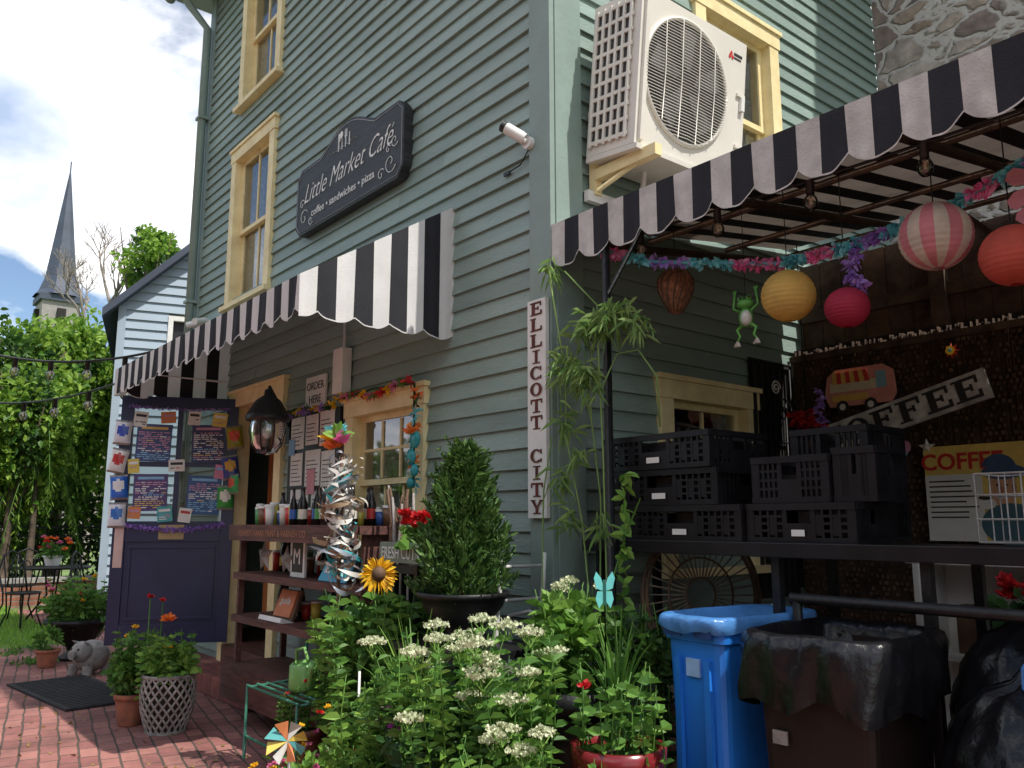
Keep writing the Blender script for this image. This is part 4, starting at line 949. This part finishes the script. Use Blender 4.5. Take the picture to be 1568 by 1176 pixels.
# ------------------------------------------------------------ string lights
def bulbs(name,p0,p1,sag,n,m='black',br_=.03,cr=.007):
    mb=MB();p0=Vector(p0);p1=Vector(p1);f=lambda t:p0.lerp(p1,t)-Vector((0,0,sag*4*t*(1-t)))
    mb.tube([f(i/24) for i in range(25)],cr,m,5)
    for i in range(n):
        p=f((i+.5)/n);mb.tube([p,p-Vector((0,0,br_*2))],br_*.6,'black',8);mb.sph((p.x,p.y,p.z-br_*3.2),(br_,br_,br_*1.25),'bulb',12,8);mb.tube([p-Vector((0,0,br_*1.6)),p-Vector((0,0,br_*3.4))],br_*.2,'paper',5)
    mb.done(name)
bulbs('string_lights',(-5.5,-.1,3.1),(-8.6,-2.6,3.75),.40,9,br_=.045,cr=.014);bulbs('string_lights',(-5.5,-.06,3.0),(-12,-2.2,3.5),.5,10,br_=.05,cr=.014)
bulbs('string_lights',(.1,.3,2.76),(5.3,.3,2.86),.1,11)
# ------------------------------------------------------------ AC unit
mb=MB();lean=math.radians(6.2);AM=Matrix.Translation((.055,.20,3.22))@Matrix.Rotation(lean,4,'Y')
mb.M=AM;dx,dy,dz=.345,.88,.83
mb.b(0,dx,0.0,dy,0,dz,'ac')
mb.b(.035,dx-.06,-.004,.0,.06,dz-.06,'acd')
for i in range(6): xx=.035+(dx-.095)*i/5;mb.b(xx-.008,xx+.008,-.018,-.004,.04,dz-.04,'ac')
for i in range(10): zz=.06+(dz-.12)*i/9;mb.b(.02,dx-.045,-.015,-.0042,zz-.010,zz+.010,'ac')
R_=.33;fc=(.37,.43)
def ringp(r,x,n=48): return [(x,fc[0]+r*math.cos(t*2*pi/n),fc[1]+r*math.sin(t*2*pi/n)) for t in range(n+1)]
vs=[(dx+.002,fc[0],fc[1])]+ringp(R_,dx+.002)[:-1];mb.add(vs,[(0,1+k,1+(k+1)%48) for k in range(48)],'acd')
mb.tube(ringp(R_+.005,dx+.006),.012,'ac',6)
for k in range(5):
    a=k*2*pi/5;mb.add([(dx+.006,fc[0]+r*math.cos(a+o),fc[1]+r*math.sin(a+o)) for r,o in((.06,0),(.28,.1),(.3,.6),(.1,.7))],[(0,1,2,3)],col('fan_grey',(.12,.12,.12)))
k=-R_
while k<R_:
    hw=math.sqrt(max(0,R_*R_-k*k));mb.tube([(dx+.02,fc[0]-hw,fc[1]+k),(dx+.03,fc[0],fc[1]+k),(dx+.02,fc[0]+hw,fc[1]+k)],.0028,'ac',4);k+=.0165
for s_ in(-.2,-.07,.07,.2): hw=math.sqrt(R_*R_-s_*s_);mb.tube([(dx+.024,fc[0]+s_,fc[1]-hw),(dx+.033,fc[0]+s_,fc[1]),(dx+.024,fc[0]+s_,fc[1]+hw)],.004,'ac',4)
mb.b(dx,dx+.02,.02,.05,.02,dz-.02,'ac')
RR=col('logo_red',(.6,.02,.02))
for a in(90,210,330):
    c_,s_=math.cos(math.radians(a))*.014,math.sin(math.radians(a))*.014;mb.add([(dx+.003,.74+c_+.012*math.cos(t*pi/2),.72+s_+.016*math.sin(t*pi/2)) for t in range(4)],[(0,1,2,3)],RR)
mb.b(dx,dx+.003,.765,.84,.73,.745,'letd');mb.b(dx,dx+.003,.765,.83,.71,.72,'letd')
mb.b(dx,dx+.02,.83,.86,.42,.5,'white')
for z in(.2,.5): mb.b(dx,dx+.012,.80,.87,z,z+.02,'ac')
mb.b(-.0,dx+.02,.0,dy,-.03,-.001,'ac')
mb.done('air_conditioner_unit',bevel=.006)
mb=MB()
for y in(.24,.95): 
    mb.b(.036,.08,y,y+.05,3.02,3.5,'cream');mb.b(.081,.5,y,y+.05,3.10,3.16,'cream');mb.tube([(.08,y+.025,3.05),(.4,y+.025,3.12)],.014,'cream')
mb.b(.036,.07,.2,1.1,2.98,3.04,'white');mb.tube([(.2,.5,3.2),(.12,.55,3.0),(.05,.7,2.9)],.015,'white')
mb.done('ac_wall_bracket')
# ------------------------------------------------------------ stone building + bamboo fence
M['stone']=stonemat('rubble_stone')
mb=MB();mb.b(.0,9,3.62,10,-.01,10,'stone');mb.b(-.2,9.2,3.5,10.1,10.001,10.2,'roofd');mb.done('stone_building')
def screen(mb,x,x1,y0,zb,zt,st=.11):
    while x<x1:
        w_=random.uniform(.010,.018);h=zt+random.uniform(-.02,.015);y=y0+random.uniform(-.004,.004)
        mb.add([(x,y+.01,zb),(x+w_*.5,y-.006,zb),(x+w_,y+.01,zb),(x,y+.01,h),(x+w_*.5,y-.006,h),(x+w_,y+.01,h)],[(0,1,4,3),(1,2,5,4),(3,4,5)],'bamboo');x+=w_+.001
mb=MB();screen(mb,.03,5.5,2.1,.17,2.40)
z=.3;r_=0
while z<2.35:
    x=.03+(r_%2)*.016
    while x<3.0:
        if random.random()<.62:
            dz_=random.uniform(-.006,.006);mb.b(x,x+random.uniform(.012,.024),2.084,2.0905,z+dz_,z+dz_+.02,'bamboo' if random.random()<.8 else 'brownw')
        x+=.032
    z+=.034;r_+=1
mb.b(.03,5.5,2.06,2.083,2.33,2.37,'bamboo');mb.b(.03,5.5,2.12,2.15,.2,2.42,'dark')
mb.M=Matrix.Translation((5.55,0,0))@RS.inverted()@Matrix.Translation((-2.1,-2.1,0));screen(mb,.0,2.1,2.1,.17,2.7)  # unseen end screen added to close the patio and deepen its shade
mb.M=I4;mb.b(5.57,5.6,0,2.1,.17,2.7,'dark')
mb.done('bamboo_screen_fence')
mb=MB();x=.02  # dark wall added in place of the shadowed stone above the fence
while x<5.55:
    mb.b(x,x+.145,2.26,2.285,2.0,3.02+.0,M['brownw'] if random.random()<.3 else M['bamboo']);x+=.15
for x in(.9,2.0,3.3): mb.b(x,x+.09,2.2,2.259,.17,3.02,'bamboo')
mb.b(.02,5.55,2.22,2.2595,2.62,2.70,'bamboo')
mb.done('shade_stand_in_wall')
# COFFEE sign
mb=MB();mb.M=Matrix.Translation((.735,2.04,1.92))@Matrix.Rotation(-.245,4,'Y')
mb.b(-.52,.52,-.012,.012,-.085,.085,mat('weathered_white_wood',(.66,.64,.6),.8,.3,12,.4,40,dirt=(.3,.28,.26)))
for i,ch in enumerate('COFFEE'): slab(mb,ch,-.49+i*.165,-.064,.148,.128,'letd',-.013,.27)
mb.done('coffee_plank_sign')
mb=MB();mb.M=Matrix.Translation((.86,2.05,1.20));mb.b(0,.62,-.006,.006,0,.52,col('poster_yellow',(.8,.58,.14)));mb.b(.0,.3,-.008,-.0062,.0,.36,'paper')
mb.text('COFFEE',.125,.2,.39,-.009,col('poster_red',(.6,.03,.02)),off=.003)
for k in range(8): mb.b(.02,.02+random.uniform(.18,.26),-.0095,-.0085,.32-k*.028,.328-k*.028,'letd')
def disc(mb,cx,cz,rx,rz,y,m,a0=0,a1=2*pi,n=24): mb.add([(cx+rx*math.cos(a0+(a1-a0)*k/n),y,cz+rz*math.sin(a0+(a1-a0)*k/n)) for k in range(n)],[tuple(range(n))],m)
HT=col('poster_hat',(.05,.1,.2))
disc(mb,.40,.28,.07,.095,-.009,col('poster_skin',(.65,.35,.2)));disc(mb,.41,.365,.11,.04,-.0105,HT);disc(mb,.39,.385,.085,.075,-.0115,HT,0,pi)
for ex in(.375,.42): disc(mb,ex,.295,.008,.006,-.0102,'letd')
disc(mb,.395,.27,.012,.018,-.0102,col('poster_nose',(.5,.22,.14)));disc(mb,.395,.235,.03,.012,-.0102,'white',pi,2*pi);disc(mb,.455,.28,.014,.022,-.0095,col('poster_nose',(.5,.22,.14)))
disc(mb,.43,.09,.15,.11,-.0095,col('poster_coat',(.06,.14,.18)));disc(mb,.32,.2,.045,.03,-.011,'white');disc(mb,.31,.23,.035,.012,-.012,'letd')
mb.done('coffee_poster')
mb=MB();mb.M=Matrix.Translation((.28,2.05,1.955))
disc_p=col('trailer_pink',(.75,.32,.26));
pts=[(.03,.05),(.42,.05),(.45,.1),(.44,.24),(.38,.28),(.08,.28),(.02,.24),(0,.12)];mb.prism(pts,-.01,.01,disc_p);mb.prism([(.04,.14),(.36,.14),(.36,.2),(.04,.2)],-.013,-.0101,col('trailer_cream',(.75,.65,.45)))
for i in range(8): mb.prism([(.06+i*.03,.19),(.09+i*.03,.19),(.087+i*.028,.26),(.06+i*.028,.26)],-.018,-.0132,col('trailer_red',(.6,.05,.04)) if i%2 else col('trailer_yellow',(.8,.5,.12)))
mb.prism([(.34,.14),(.40,.14),(.40,.24),(.34,.24)],-.017,-.0131,col('trailer_blue',(.25,.5,.6)))
mb.prism([(.05,.08),(.28,.08),(.28,.12),(.05,.12)],-.015,-.0101,col('trailer_yellow',(.8,.5,.12)))
for cx in(.12,.3): disc(mb,cx,.045,.04,.04,-.02,'letd');disc(mb,cx,.045,.02,.02,-.022,'white')
mb.done('food_trailer_wall_sign')
def star(mb,cx,cz,y,r,m,n=5):
    p=[(cx+(r if k%2==0 else r*.45)*math.cos(pi/2+k*pi/n),cz+(r if k%2==0 else r*.45)*math.sin(pi/2+k*pi/n)) for k in range(2*n)]
    mb.add([(x,y,z) for x,z in p]+[(cx,y-.02,cz)],[(k,(k+1)%(2*n),2*n) for k in range(2*n)],m)
mb=MB();star(mb,1.06,2.25,2.05,.05,col('star_red',(.6,.06,.03)),8);disc(mb,1.06,2.25,.025,.025,2.028,'flY');disc(mb,1.06,2.25,.012,.012,2.025,'gcy');mb.done('sun_wall_ornament')
mb=MB();disc(mb,.72,1.73,.03,.035,2.04,'gcy');disc(mb,.765,1.73,.03,.035,2.039,'gpk');mb.add([(.692,2.04,1.72),(.793,2.04,1.72),(.742,2.04,1.65)],[(0,1,2)],'gcy');star(mb,.88,1.72,2.05,.05,'paper');mb.done('heart_ornament')
mb=MB();mb.M=RS
for x in np.linspace(1.64,2.02,7): mb.tube([(x,-.05,.9),(x,-.05,2.28)],.007)
mb.tube([(1.62,-.05,.9),(1.62,-.05,2.3),(2.04,-.05,2.3),(2.04,-.05,.9)],.012)
for cz in(1.2,1.6,2.0):
    for s_ in(1,-1): spiral(mb,1.83+s_*.09,cz,.09,9,0,s_,'iron',.006,-.06)
mb.tube([(1.62,-.05,1.4),(2.04,-.05,1.4)],.008);mb.tube([(1.62,-.05,1.8),(2.04,-.05,1.8)],.008)
spiral(mb,1.83,2.14,.05,12,0,1,'white',.006,-.07);mb.b(1.61,2.05,-.03,-.024,.85,2.32,'dark');mb.done('iron_trellis_panel')
mb=MB();hx,hy=.32,1.75
mb.lathe([(0,-.1),(.06,-.08),(.08,0)],(hx,hy,1.83),'brownw',16)
for k in range(3): mb.tube([(hx+.075*math.cos(k*2.1),hy+.075*math.sin(k*2.1),1.83),(hx,hy,2.2)],.003)
mb.tube([(hx,hy,2.2),(hx,hy,3.0)],.003)
for i in range(14): flower(mb,(hx+random.uniform(-.07,.07),hy+random.uniform(-.07,.07),1.9+random.uniform(-.04,.05)),.04,'flR',22)
mb.done('hanging_flower_basket')
# ------------------------------------------------------------ counter, crates
mb=MB();mb.b(.16,3.6,.05,.52,1.185,1.22,'iron');mb.b(.16,3.6,.03,.049,1.17,1.225,'plastic')
for x in(.2,1.15,1.72,2.6):
    for y in(.08,.47): mb.b(x,x+.035,y,y+.035,.17,1.184,'iron')
mb.tube([(1.3,-.02,1.03),(3.6,-.02,1.03)],.02,'iron',10);mb.tube([(1.32,-.02,.17),(1.32,-.02,1.03)],.018,'iron',10);mb.tube([(2.9,-.02,.17),(2.9,-.02,1.03)],.018,'iron',10)
mb.done('patio_counter',bevel=.003)
def crate(x,y,z,w_,d,h,rot=0,style=0):
    mb=MB();mb.M=Matrix.Translation((x,y,z))@Matrix.Rotation(rot,4,'Z');p='plastic';t=.008
    mb.b(0,w_,0,d,0,.008,p)
    for (ox,oy,L_,ax) in((0,0,w_,0),(0,d-t,w_,0),(0,0,d,1),(w_-t,0,d,1)):
        def B(a,b_,c_,e,pr=0):
            if ax==0: mb.b(ox+a,ox+b_,oy-pr,oy+t+pr,c_,e,p)
            else: mb.b(ox-pr,ox+t+pr,oy+a+.0005,oy+b_-.0005,c_+.0005,e-.0005,p)
        B(0,L_,h-.026,h,.006);B(0,L_,.0,.022,.004);B(0,.03,.022,h-.026,.001);B(L_-.03,L_,.022,h-.026,.001)
        m0,m1=L_*.36,L_*.64
        B(m0,m0+.014,.022,h-.026);B(m1-.014,m1,.022,h-.026);B(m0+.014,m1-.014,.022,h*.5)
        for a,b_ in((.03,m0),(m1,L_-.03)):
            k=max(4,int((b_-a)/.028))
            for i in range(k+1):
                xx=a+(b_-a)*i/k;B(max(a,xx-.005),min(b_,xx+.005),.022,h-.026)
            for zz in np.linspace(.02,h-.022,5)[1:-1]: B(a,b_,zz-.005,zz+.005,-.001)
            if style==0:
                for i in range(0,k,2): B(a+(b_-a)*i/k+.003,a+(b_-a)*(i+1)/k-.003,h*.2,h*.7,-.002)
    if style==0:
        for i in range(3): mb.b(.06+i*w_*.3,.05+i*w_*.3+w_*.22,.05,d-.05,.01,h*.8,M['iron'])
        mb.b(w_*.44,w_*.56,-.008,-.0065,h*.18,h*.34,'paper')
    else: mb.b(.04,w_-.04,.04,d-.04,.01,h*.6,'dark')
    mb.done('milk_crate')
crate(.42,.06,1.222,.62,.40,.150);crate(.30,.07,1.374,.62,.40,.155,.01);crate(.28,.07,1.531,.62,.40,.155,-.02)
crate(1.05,.08,1.222,.46,.24,.150,0,0);crate(1.07,.10,1.374,.33,.26,.18,.02,1);crate(1.41,.12,1.374,.16,.24,.20,.05,1);crate(1.08,.37,1.222,.34,.3,.46,.0,1)
mb=MB()
bx0,bx1,by0,by1=1.86,2.24,.22,.42
for z in(1.235,1.31,1.39,1.46): mb.tube([(bx0,by0,z),(bx1,by0,z),(bx1,by1,z),(bx0,by1,z),(bx0,by0,z)],.0035,'stonegr',5)
for x in np.linspace(bx0,bx1,9):
    mb.tube([(x,by0,1.235),(x,by0,1.46)],.0025,'stonegr',4);mb.tube([(x,by1,1.235),(x,by1,1.46)],.0025,'stonegr',4);mb.tube([(x,by0,1.235),(x,by1,1.235)],.0025,'stonegr',4)
for x in(2.03,2.12): mb.lathe([(0,0),(.025,0),(.035,.12),(.038,.17),(.02,.19),(0,.19)],(x,.32,1.24),'paper',14)
mb.done('wire_basket_with_cups')
mb=MB();mb.b(1.25,2.4,1.25,1.28,.17,1.12,'white');mb.b(1.22,2.4,1.0,1.28,1.121,1.15,'white');mb.b(1.25,2.4,1.0,1.25,.72,.75,'white');mb.b(1.25,1.28,1.0,1.249,.17,1.12,'white');mb.b(1.75,1.78,1.0,1.249,.751,1.12,'white')
mb.b(1.4,1.6,1.05,1.15,.751,.95,'brownw');mb.done('white_cabinet',bevel=.003)
mb=MB();
for i in range(10): flower(mb,(1.7+random.uniform(-.08,.08),.95+random.uniform(-.06,.06),.98+random.uniform(-.05,.08)),.05,'flR',20)
bush(mb,(1.7,.95,.92),(.1,.08,.08),120,.06,'leafD',.6);mb.lathe([(0,0),(.06,0),(.08,.12),(0,.12)],(1.7,.95,.76),'terra',14);mb.b(1.6,1.8,.85,1.0,.73,.759,'brownw');mb.b(1.61,1.64,.86,.89,.17,.73,'brownw');mb.b(1.76,1.79,.86,.89,.17,.73,'brownw');mb.done('red_poinsettia')
mb=MB();c0=Vector((.62,.32,.98));R0=.26;fw=Vector((.75,-.66,0)).normalized();rt=Vector((.66,.75,0))
q=lambda a,r:c0+rt*math.cos(a)*r+Vector((0,0,1))*math.sin(a)*r*1.15
M['wick']=mat('weathered_wicker',(.28,.22,.17),.8,.3,20)
for r in(R0,R0*.93,R0*.55,R0*.25): mb.tube([q(k*pi/16,r) for k in range(33)],.009 if r>.2 else .005,'brownw',6)
for k in range(40): mb.tube([q(k*pi/20,.06),q(k*pi/20,R0*.93)],.0035,'wick',4)
for k in range(20): mb.tube([q(k*pi/10,R0*.93),q(k*pi/10+.16,R0*1.0)],.006,'wick',4)
mb.lathe([(0,.0),(.24,0),(.25,-.03),(.16,-.25),(.22,-.42)],tuple(c0+fw*.22+Vector((0,0,-.38))),'wick',20)
for s_ in(1,-1): mb.tube([tuple(c0+rt*.2*s_+Vector((0,0,-.2))),tuple(c0+rt*.28*s_+fw*.25+Vector((0,0,-.2))),tuple(c0+rt*.2*s_+fw*.42+Vector((0,0,-.4)))],.014,'wick',6)
mb.done('wicker_peacock_chair')
# ------------------------------------------------------------ bins
def binb(mb,x,y,z,w_,d,h,m,taper=.82,rot=0):
    mb.M=Matrix.Translation((x,y,z))@Matrix.Rotation(rot,4,'Z')
    a,b_=w_/2,d/2;vs=[]
    prof=[(taper,0),(.96,h-.085),(1.03,h-.08),(1.05,h-.012),(1.09,h-.01),(1.09,h),(.97,h),(.93,h-.1),(taper*.97,.02)]
    def rr(s_,z):
        c_=.035;A,B_=a*s_,b_*(1-(1-s_)*.6)
        o=[]
        for (sx,sy,a0) in((1,1,0),(-1,1,pi/2),(-1,-1,pi),(1,-1,1.5*pi)):
            for k in range(4): t=a0+k*pi/6;o.append((sx*(A-c_)+c_*math.cos(t),sy*(B_-c_)+c_*math.sin(t),z))
        return o
    for s_,zz in prof: vs+=rr(s_,zz)
    n=16;fs=[tuple(range(n-1,-1,-1)),tuple((len(prof)-1)*n+k for k in range(n))]
    for i in range(len(prof)-1):
        for k in range(n): fs.append((i*n+k,i*n+(k+1)%n,(i+1)*n+(k+1)%n,(i+1)*n+k))
    mb.add(vs,fs,m,False)
mb=MB();binb(mb,1.13,-.10,.172,.27,.52,.80,'blueb',rot=-.06)
mb.b(-.08,-.055,-.268,-.25,.08,.66,'blueb');mb.b(.055,.08,-.268,-.25,.08,.66,'blueb')
for s_ in(-1,1): mb.b(s_*.07-.04,s_*.07+.04,-.2875,-.277,.735,.77,col('bin_slot_dark',(.01,.05,.2)))
mb.b(-.03,.03,-.262,-.25,.60,.66,col('bin_logo_blue',(.3,.5,.8)))
mb.done('blue_recycling_bin')
def liner(mb,x,y,z,rx,ry,h,m,seed,rot=0,n=72,amp=1,zin=1):
    """plastic liner folded over the rim of a rectangular bin"""
    r_=random.Random(seed);ph=[r_.uniform(0,6) for _ in range(8)];vs=[]
    prof=[(1.12,0),(1.14,.2),(1.16,.5),(1.15,.8),(1.12,.95),(1.05,1.0),(.98,.98),(.92,.85),(.88,.6),(.7,.35),(0.02,.3)]
    for i,(s0,t) in enumerate(prof):
        for k in range(n):
            a=2*pi*k/n;c_,s_=math.cos(a),math.sin(a)
            sq=1/(abs(c_)**5+abs(s_)**5)**.2
            fold=.035*math.sin(a*9+ph[0]+t*2.5)+.025*math.sin(a*17+ph[1]-t*4)+.015*math.sin(a*31+ph[2]+t*7)
            R=s0*sq*(1+amp*fold*(1.2-.6*t if i<5 else .5))
            zz=z+h*t+(.05*h*math.sin(a*3+ph[3])+.09*h*math.sin(a*7+ph[4]))*(1 if i<5 else .4)*(1.1-t if i<5 else .3)
            vs.append((x+(rx*R*c_)*math.cos(rot)-(ry*R*s_)*math.sin(rot),y+(rx*R*c_)*math.sin(rot)+(ry*R*s_)*math.cos(rot),zz))
    fs=[(i*n+k,i*n+(k+1)%n,(i+1)*n+(k+1)%n,(i+1)*n+k) for i in range(len(prof)-1) for k in range(n)]
    mb.add(vs,fs,m,True)
def bagmesh(mb,x,y,z,rx,ry,h,m,seed,n=56,rings=26):
    r_=random.Random(seed);ph=[r_.uniform(0,6) for _ in range(9)];vs=[]
    for i in range(rings+1):
        t=i/rings
        for k in range(n):
            a=2*pi*k/n
            s_=math.sin(min(1,t*1.02)*pi)**.5 if t<.9 else .28*(1-t)*10*.8+.1
            cr=abs(math.sin(a*5+ph[3]+t*7))**.5*.06+abs(math.sin(a*9+ph[4]-t*11))**.6*.05+.05*abs(math.sin(a*3-t*13+ph[5]))**.5
            R=.93+.08*math.sin(a*2+ph[0]+t*3)+cr+.03*math.sin(a*17+ph[2]+t*19);zz=z+h*t+.012*math.sin(a*11+t*9)
            vs.append((x+rx*s_*R*math.cos(a),y+ry*s_*R*math.sin(a),zz))
    fs=[(i*n+k,i*n+(k+1)%n,(i+1)*n+(k+1)%n,(i+1)*n+k) for i in range(rings) for k in range(n)]
    mb.add(vs,fs,m,True)
mb=MB();liner(mb,1.13,-.10,.925,.138,.268,.055,'bagb',3,-.06,amp=.45);mb.done('blue_bin_liner')
mb=MB();binb(mb,1.56,-.14,.172,.40,.46,.74,'brownb',rot=.05);mb.M=I4;mb.b(1.44,1.49,-.383,-.375,.62,.66,'stonegr');mb.done('brown_trash_bin')
mb=MB();liner(mb,1.56,-.14,.74,.218,.255,.22,'bag',5,.05,n=110);mb.done('trash_bin_liner')
mb=MB();bagmesh(mb,2.08,.0,.17,.28,.3,.72,'bag',8);bagmesh(mb,1.98,.3,.17,.28,.28,.86,'bag',9);bagmesh(mb,2.35,.25,.17,.32,.3,.84,'bag',10);bagmesh(mb,2.40,-.2,.17,.3,.3,.58,'bag',11)
mb.tube([(2.08,-.1,.84),(2.1,-.15,.9),(2.13,-.1,.96)],.012,'bagb');mb.done('black_trash_bags')
# ------------------------------------------------------------ hanging things
def lantern(name,x,y,z,r,m,m2=None,sq=1):
    mb=MB();prof=[]
    for i in range(61):
        p=pi*(.06+.88*i/60);rr=r*math.sin(p)*(1+.022*abs(math.sin(i*pi/4)));prof.append((rr,r*sq*math.cos(p)))
    mb.lathe(prof,(x,y,z),m,32,m2,2);mb.tube([(x,y,z+r*.95*sq),(x,y,2.78+.15*y)],.0025,'letd',4)
    mb.lathe([(r*.2,r*.97*sq),(r*.2,r*.99*sq),(r*.15,r*.99*sq)],(x,y,z),'letd',16)
    mb.done(name)
Yl=col('lantern_yellow',(.85,.58,.16),.7,.4);Rl=col('lantern_red',(.5,.03,.08),.7,.4);Pk=col('lantern_pink',(.8,.3,.35),.7,.4);Wl=col('lantern_cream',(.8,.72,.6),.7,.4);Or=col('lantern_coral',(.7,.13,.09),.7,.4)
lantern('yellow_paper_lantern',1.153,.3,2.243,.11,Yl);lantern('red_paper_lantern',1.41,.3,2.14,.085,Rl,sq=.95);lantern('pink_paper_lantern',1.77,.3,2.336,.125,Pk,Wl);lantern('coral_paper_lantern',2.02,.3,2.20,.105,Or)
mb=MB();mb.lathe([(0,.1),(.06,.09),(.085,.05),(.085,.0),(.06,-.06),(.03,-.11),(0,-.12)],(.55,.3,2.40),mat('wicker_rust',(.3,.12,.06),.8,.5,40,.6,60),18);mb.tube([(.55,.3,2.5),(.55,.3,2.78)],.003,'letd',4)
for k in range(14): a=k*pi/7;mb.tube([(.55+r*math.cos(a+z*3),.3+r*math.sin(a+z*3),2.40+z) for r,z in((.06,.09),(.087,.05),(.087,0),(.062,-.06),(.03,-.11))],.0035,'bark',4)
mb.done('wicker_hanging_basket')
mb=MB();GF=col('frog_green',(.12,.4,.08),.4);SF=col('frog_belly',(.6,.65,.6),.3);fx,fy,fz=.94,.3,2.22
mb.sph((fx,fy,fz-.03),(.035,.03,.045),GF);mb.sph((fx+.008,fy-.012,fz-.035),(.027,.025,.036),SF);mb.sph((fx,fy,fz+.03),(.04,.035,.022),GF)
for s_ in(-1,1):
    mb.sph((fx+s_*.022,fy-.005,fz+.056),.014,GF,8,6);mb.sph((fx+s_*.022+.006,fy-.016,fz+.058),.007,'black',8,6)
    mb.tube([(fx+s_*.03,fy,fz-.0),(fx+s_*.065,fy,fz+.02),(fx+s_*.055,fy,fz+.08)],[.008,.006,.005],GF,6)
    e=(fx+s_*.05,fy,fz-.13);mb.tube([(fx+s_*.02,fy,fz-.06),(fx+s_*.05,fy,fz-.08),(fx+s_*.035,fy,fz-.11),e],[.01,.008,.006,.006],GF,6)
    for a in(-.6,0,.6): mb.tube([e,(e[0]+.025*math.sin(a),fy-.005,e[2]-.025)],[.005,.006],SF,5);mb.tube([(fx+s_*.055,fy,fz+.08),(fx+s_*.055+.015*math.sin(a),fy,fz+.1)],[.004,.005],GF,5)
mb.tube([(fx,fy,fz+.05),(fx,fy,2.78)],.002,'letd',4);mb.done('hanging_frog_ornament')
mb=MB();K=[(.25,0,2.64),(.55,.1,2.50),(1.14,.3,2.385),(1.49,.3,2.39),(1.8,.3,2.42),(2.08,.3,2.51),(2.6,.3,2.75)]
def pl(t):
    t=t*(len(K)-1);i=min(int(t),len(K)-2);f=t-i;return [K[i][j]*(1-f)+K[i+1][j]*f for j in range(3)]
garland(mb,pl,1700,['gcy','gpk','gcy','gpu','gcy','gpk'],.034,.8);mb.tube([pl(i/40) for i in range(41)],.010,'gcy',6);mb.done('flower_lei_garland')
mb=MB();
for i in range(3): garland(mb,lambda t:(1.45+.02*math.sin(t*7+i),.3,2.38-.2*t),50,['gpu'],.035)
for i in range(2): garland(mb,lambda t:(.5+.015*math.sin(t*7+i),1.6,2.05-.2*t),40,['gpu'],.035)
mb.done('purple_ribbon')
mb=MB()
for (x,z,r) in((2.12,2.42,.10),(2.13,2.28,.09)):
    for k in range(5):
        a=k*2*pi/5
        mb.add([(x+r*q_*math.cos(a+o),.28-.004*k,z+r*q_*math.sin(a+o)) for q_,o in((.0,0),(.7,-.45),(1,-.25),(1.05,0),(1,.25),(.7,.45))],[(0,1,2,3,4,5)],Pk)
mb.done('pink_paper_flower')
# ------------------------------------------------------------ climbing vine on post
mb=MB()
for base,tops in(((.42,-.12,.8),[(.4,-.08,1.4),(.33,-.08,1.9),(.38,-.06,2.3),(.2,-.1,2.5)]),((.36,-.1,.8),[(.3,-.1,1.3),(.22,-.12,1.7),(.2,-.1,2.0),(.10,-.12,2.55)]),((.45,-.1,.8),[(.44,-.1,1.6),(.42,-.1,2.1),(.55,-.05,2.3),(.68,-.05,2.12)]),((.25,-.3,.8),[(.14,-.2,1.2),(.06,-.12,1.45),(.12,-.12,1.7)]),((.44,-.1,1.9),[(.5,-.06,2.05),(.62,-.05,2.05),(.72,-.05,1.92),(.73,-.05,1.7)])):
    mb.tube([base]+tops,[.004]*(len(tops)+1),'leafV',5)
for c_,r,n_ in(((.10,-.12,2.52),(.05,.05,.08),30),((.34,-.08,2.22),(.17,.08,.1),150),((.52,-.06,2.24),(.14,.07,.07),110),((.24,-.1,2.05),(.12,.07,.11),100),((.36,-.1,1.95),(.1,.06,.1),70),((.22,-.12,1.78),(.05,.05,.10),34),((.3,-.12,1.6),(.05,.05,.06),26),((.18,-.12,1.5),(.05,.05,.08),30),((.64,-.05,2.17),(.07,.05,.06),40),((.25,-.15,1.32),(.06,.04,.08),26),((.45,-.12,1.3),(.05,.04,.08),22)):
    P,O=ell(c_,r,8,n_,.7);D=rng.normal(size=P.shape)*.75;D[:,2]-=.4;leaves(mb,P,D,.06+.05*rng.random(n_),.15,'leafV',droop=.3)
mb.done('climbing_vine')
mb=MB();mb.tube([(.7,-.15,1.4),(.66,-.2,1.25),(.62,-.25,1.05),(.6,-.3,.8)],.004,'leafA',5)
for z in np.linspace(.85,1.5,14): leaves(mb,np.tile([[.66-.1*(1.4-z)*.5,-.2,z]],(4,1)),rng.normal(size=(4,3)),np.full(4,.06),.5,'leafB')
mb.done('trailing_vine')
mb=MB();T=col('butterfly_teal',(.15,.6,.58),.4);b0=Vector((.83,-.5,1.05));rt=Vector((.63,.776,0))
for s_ in(-1,1):
    for (pts_) in([(0,0),(.02,.05),(.05,.075),(.065,.05),(.05,.01)],[(0,0),(.045,0),(.055,-.03),(.035,-.065),(.01,-.04)]):
        mb.add([b0+rt*s_*a*.6+Vector((0,0,b_*.95))+Vector((.3,-.3,0))*abs(a)*(.3 if s_<0 else -.3) for a,b_ in pts_],[tuple(range(5))],T)
mb.tube([b0+Vector((0,0,.04)),b0-Vector((0,0,.05))],.006,T);mb.tube([b0,b0-Vector((0,0,.5))],.003,'iron');mb.done('butterfly_garden_stake')
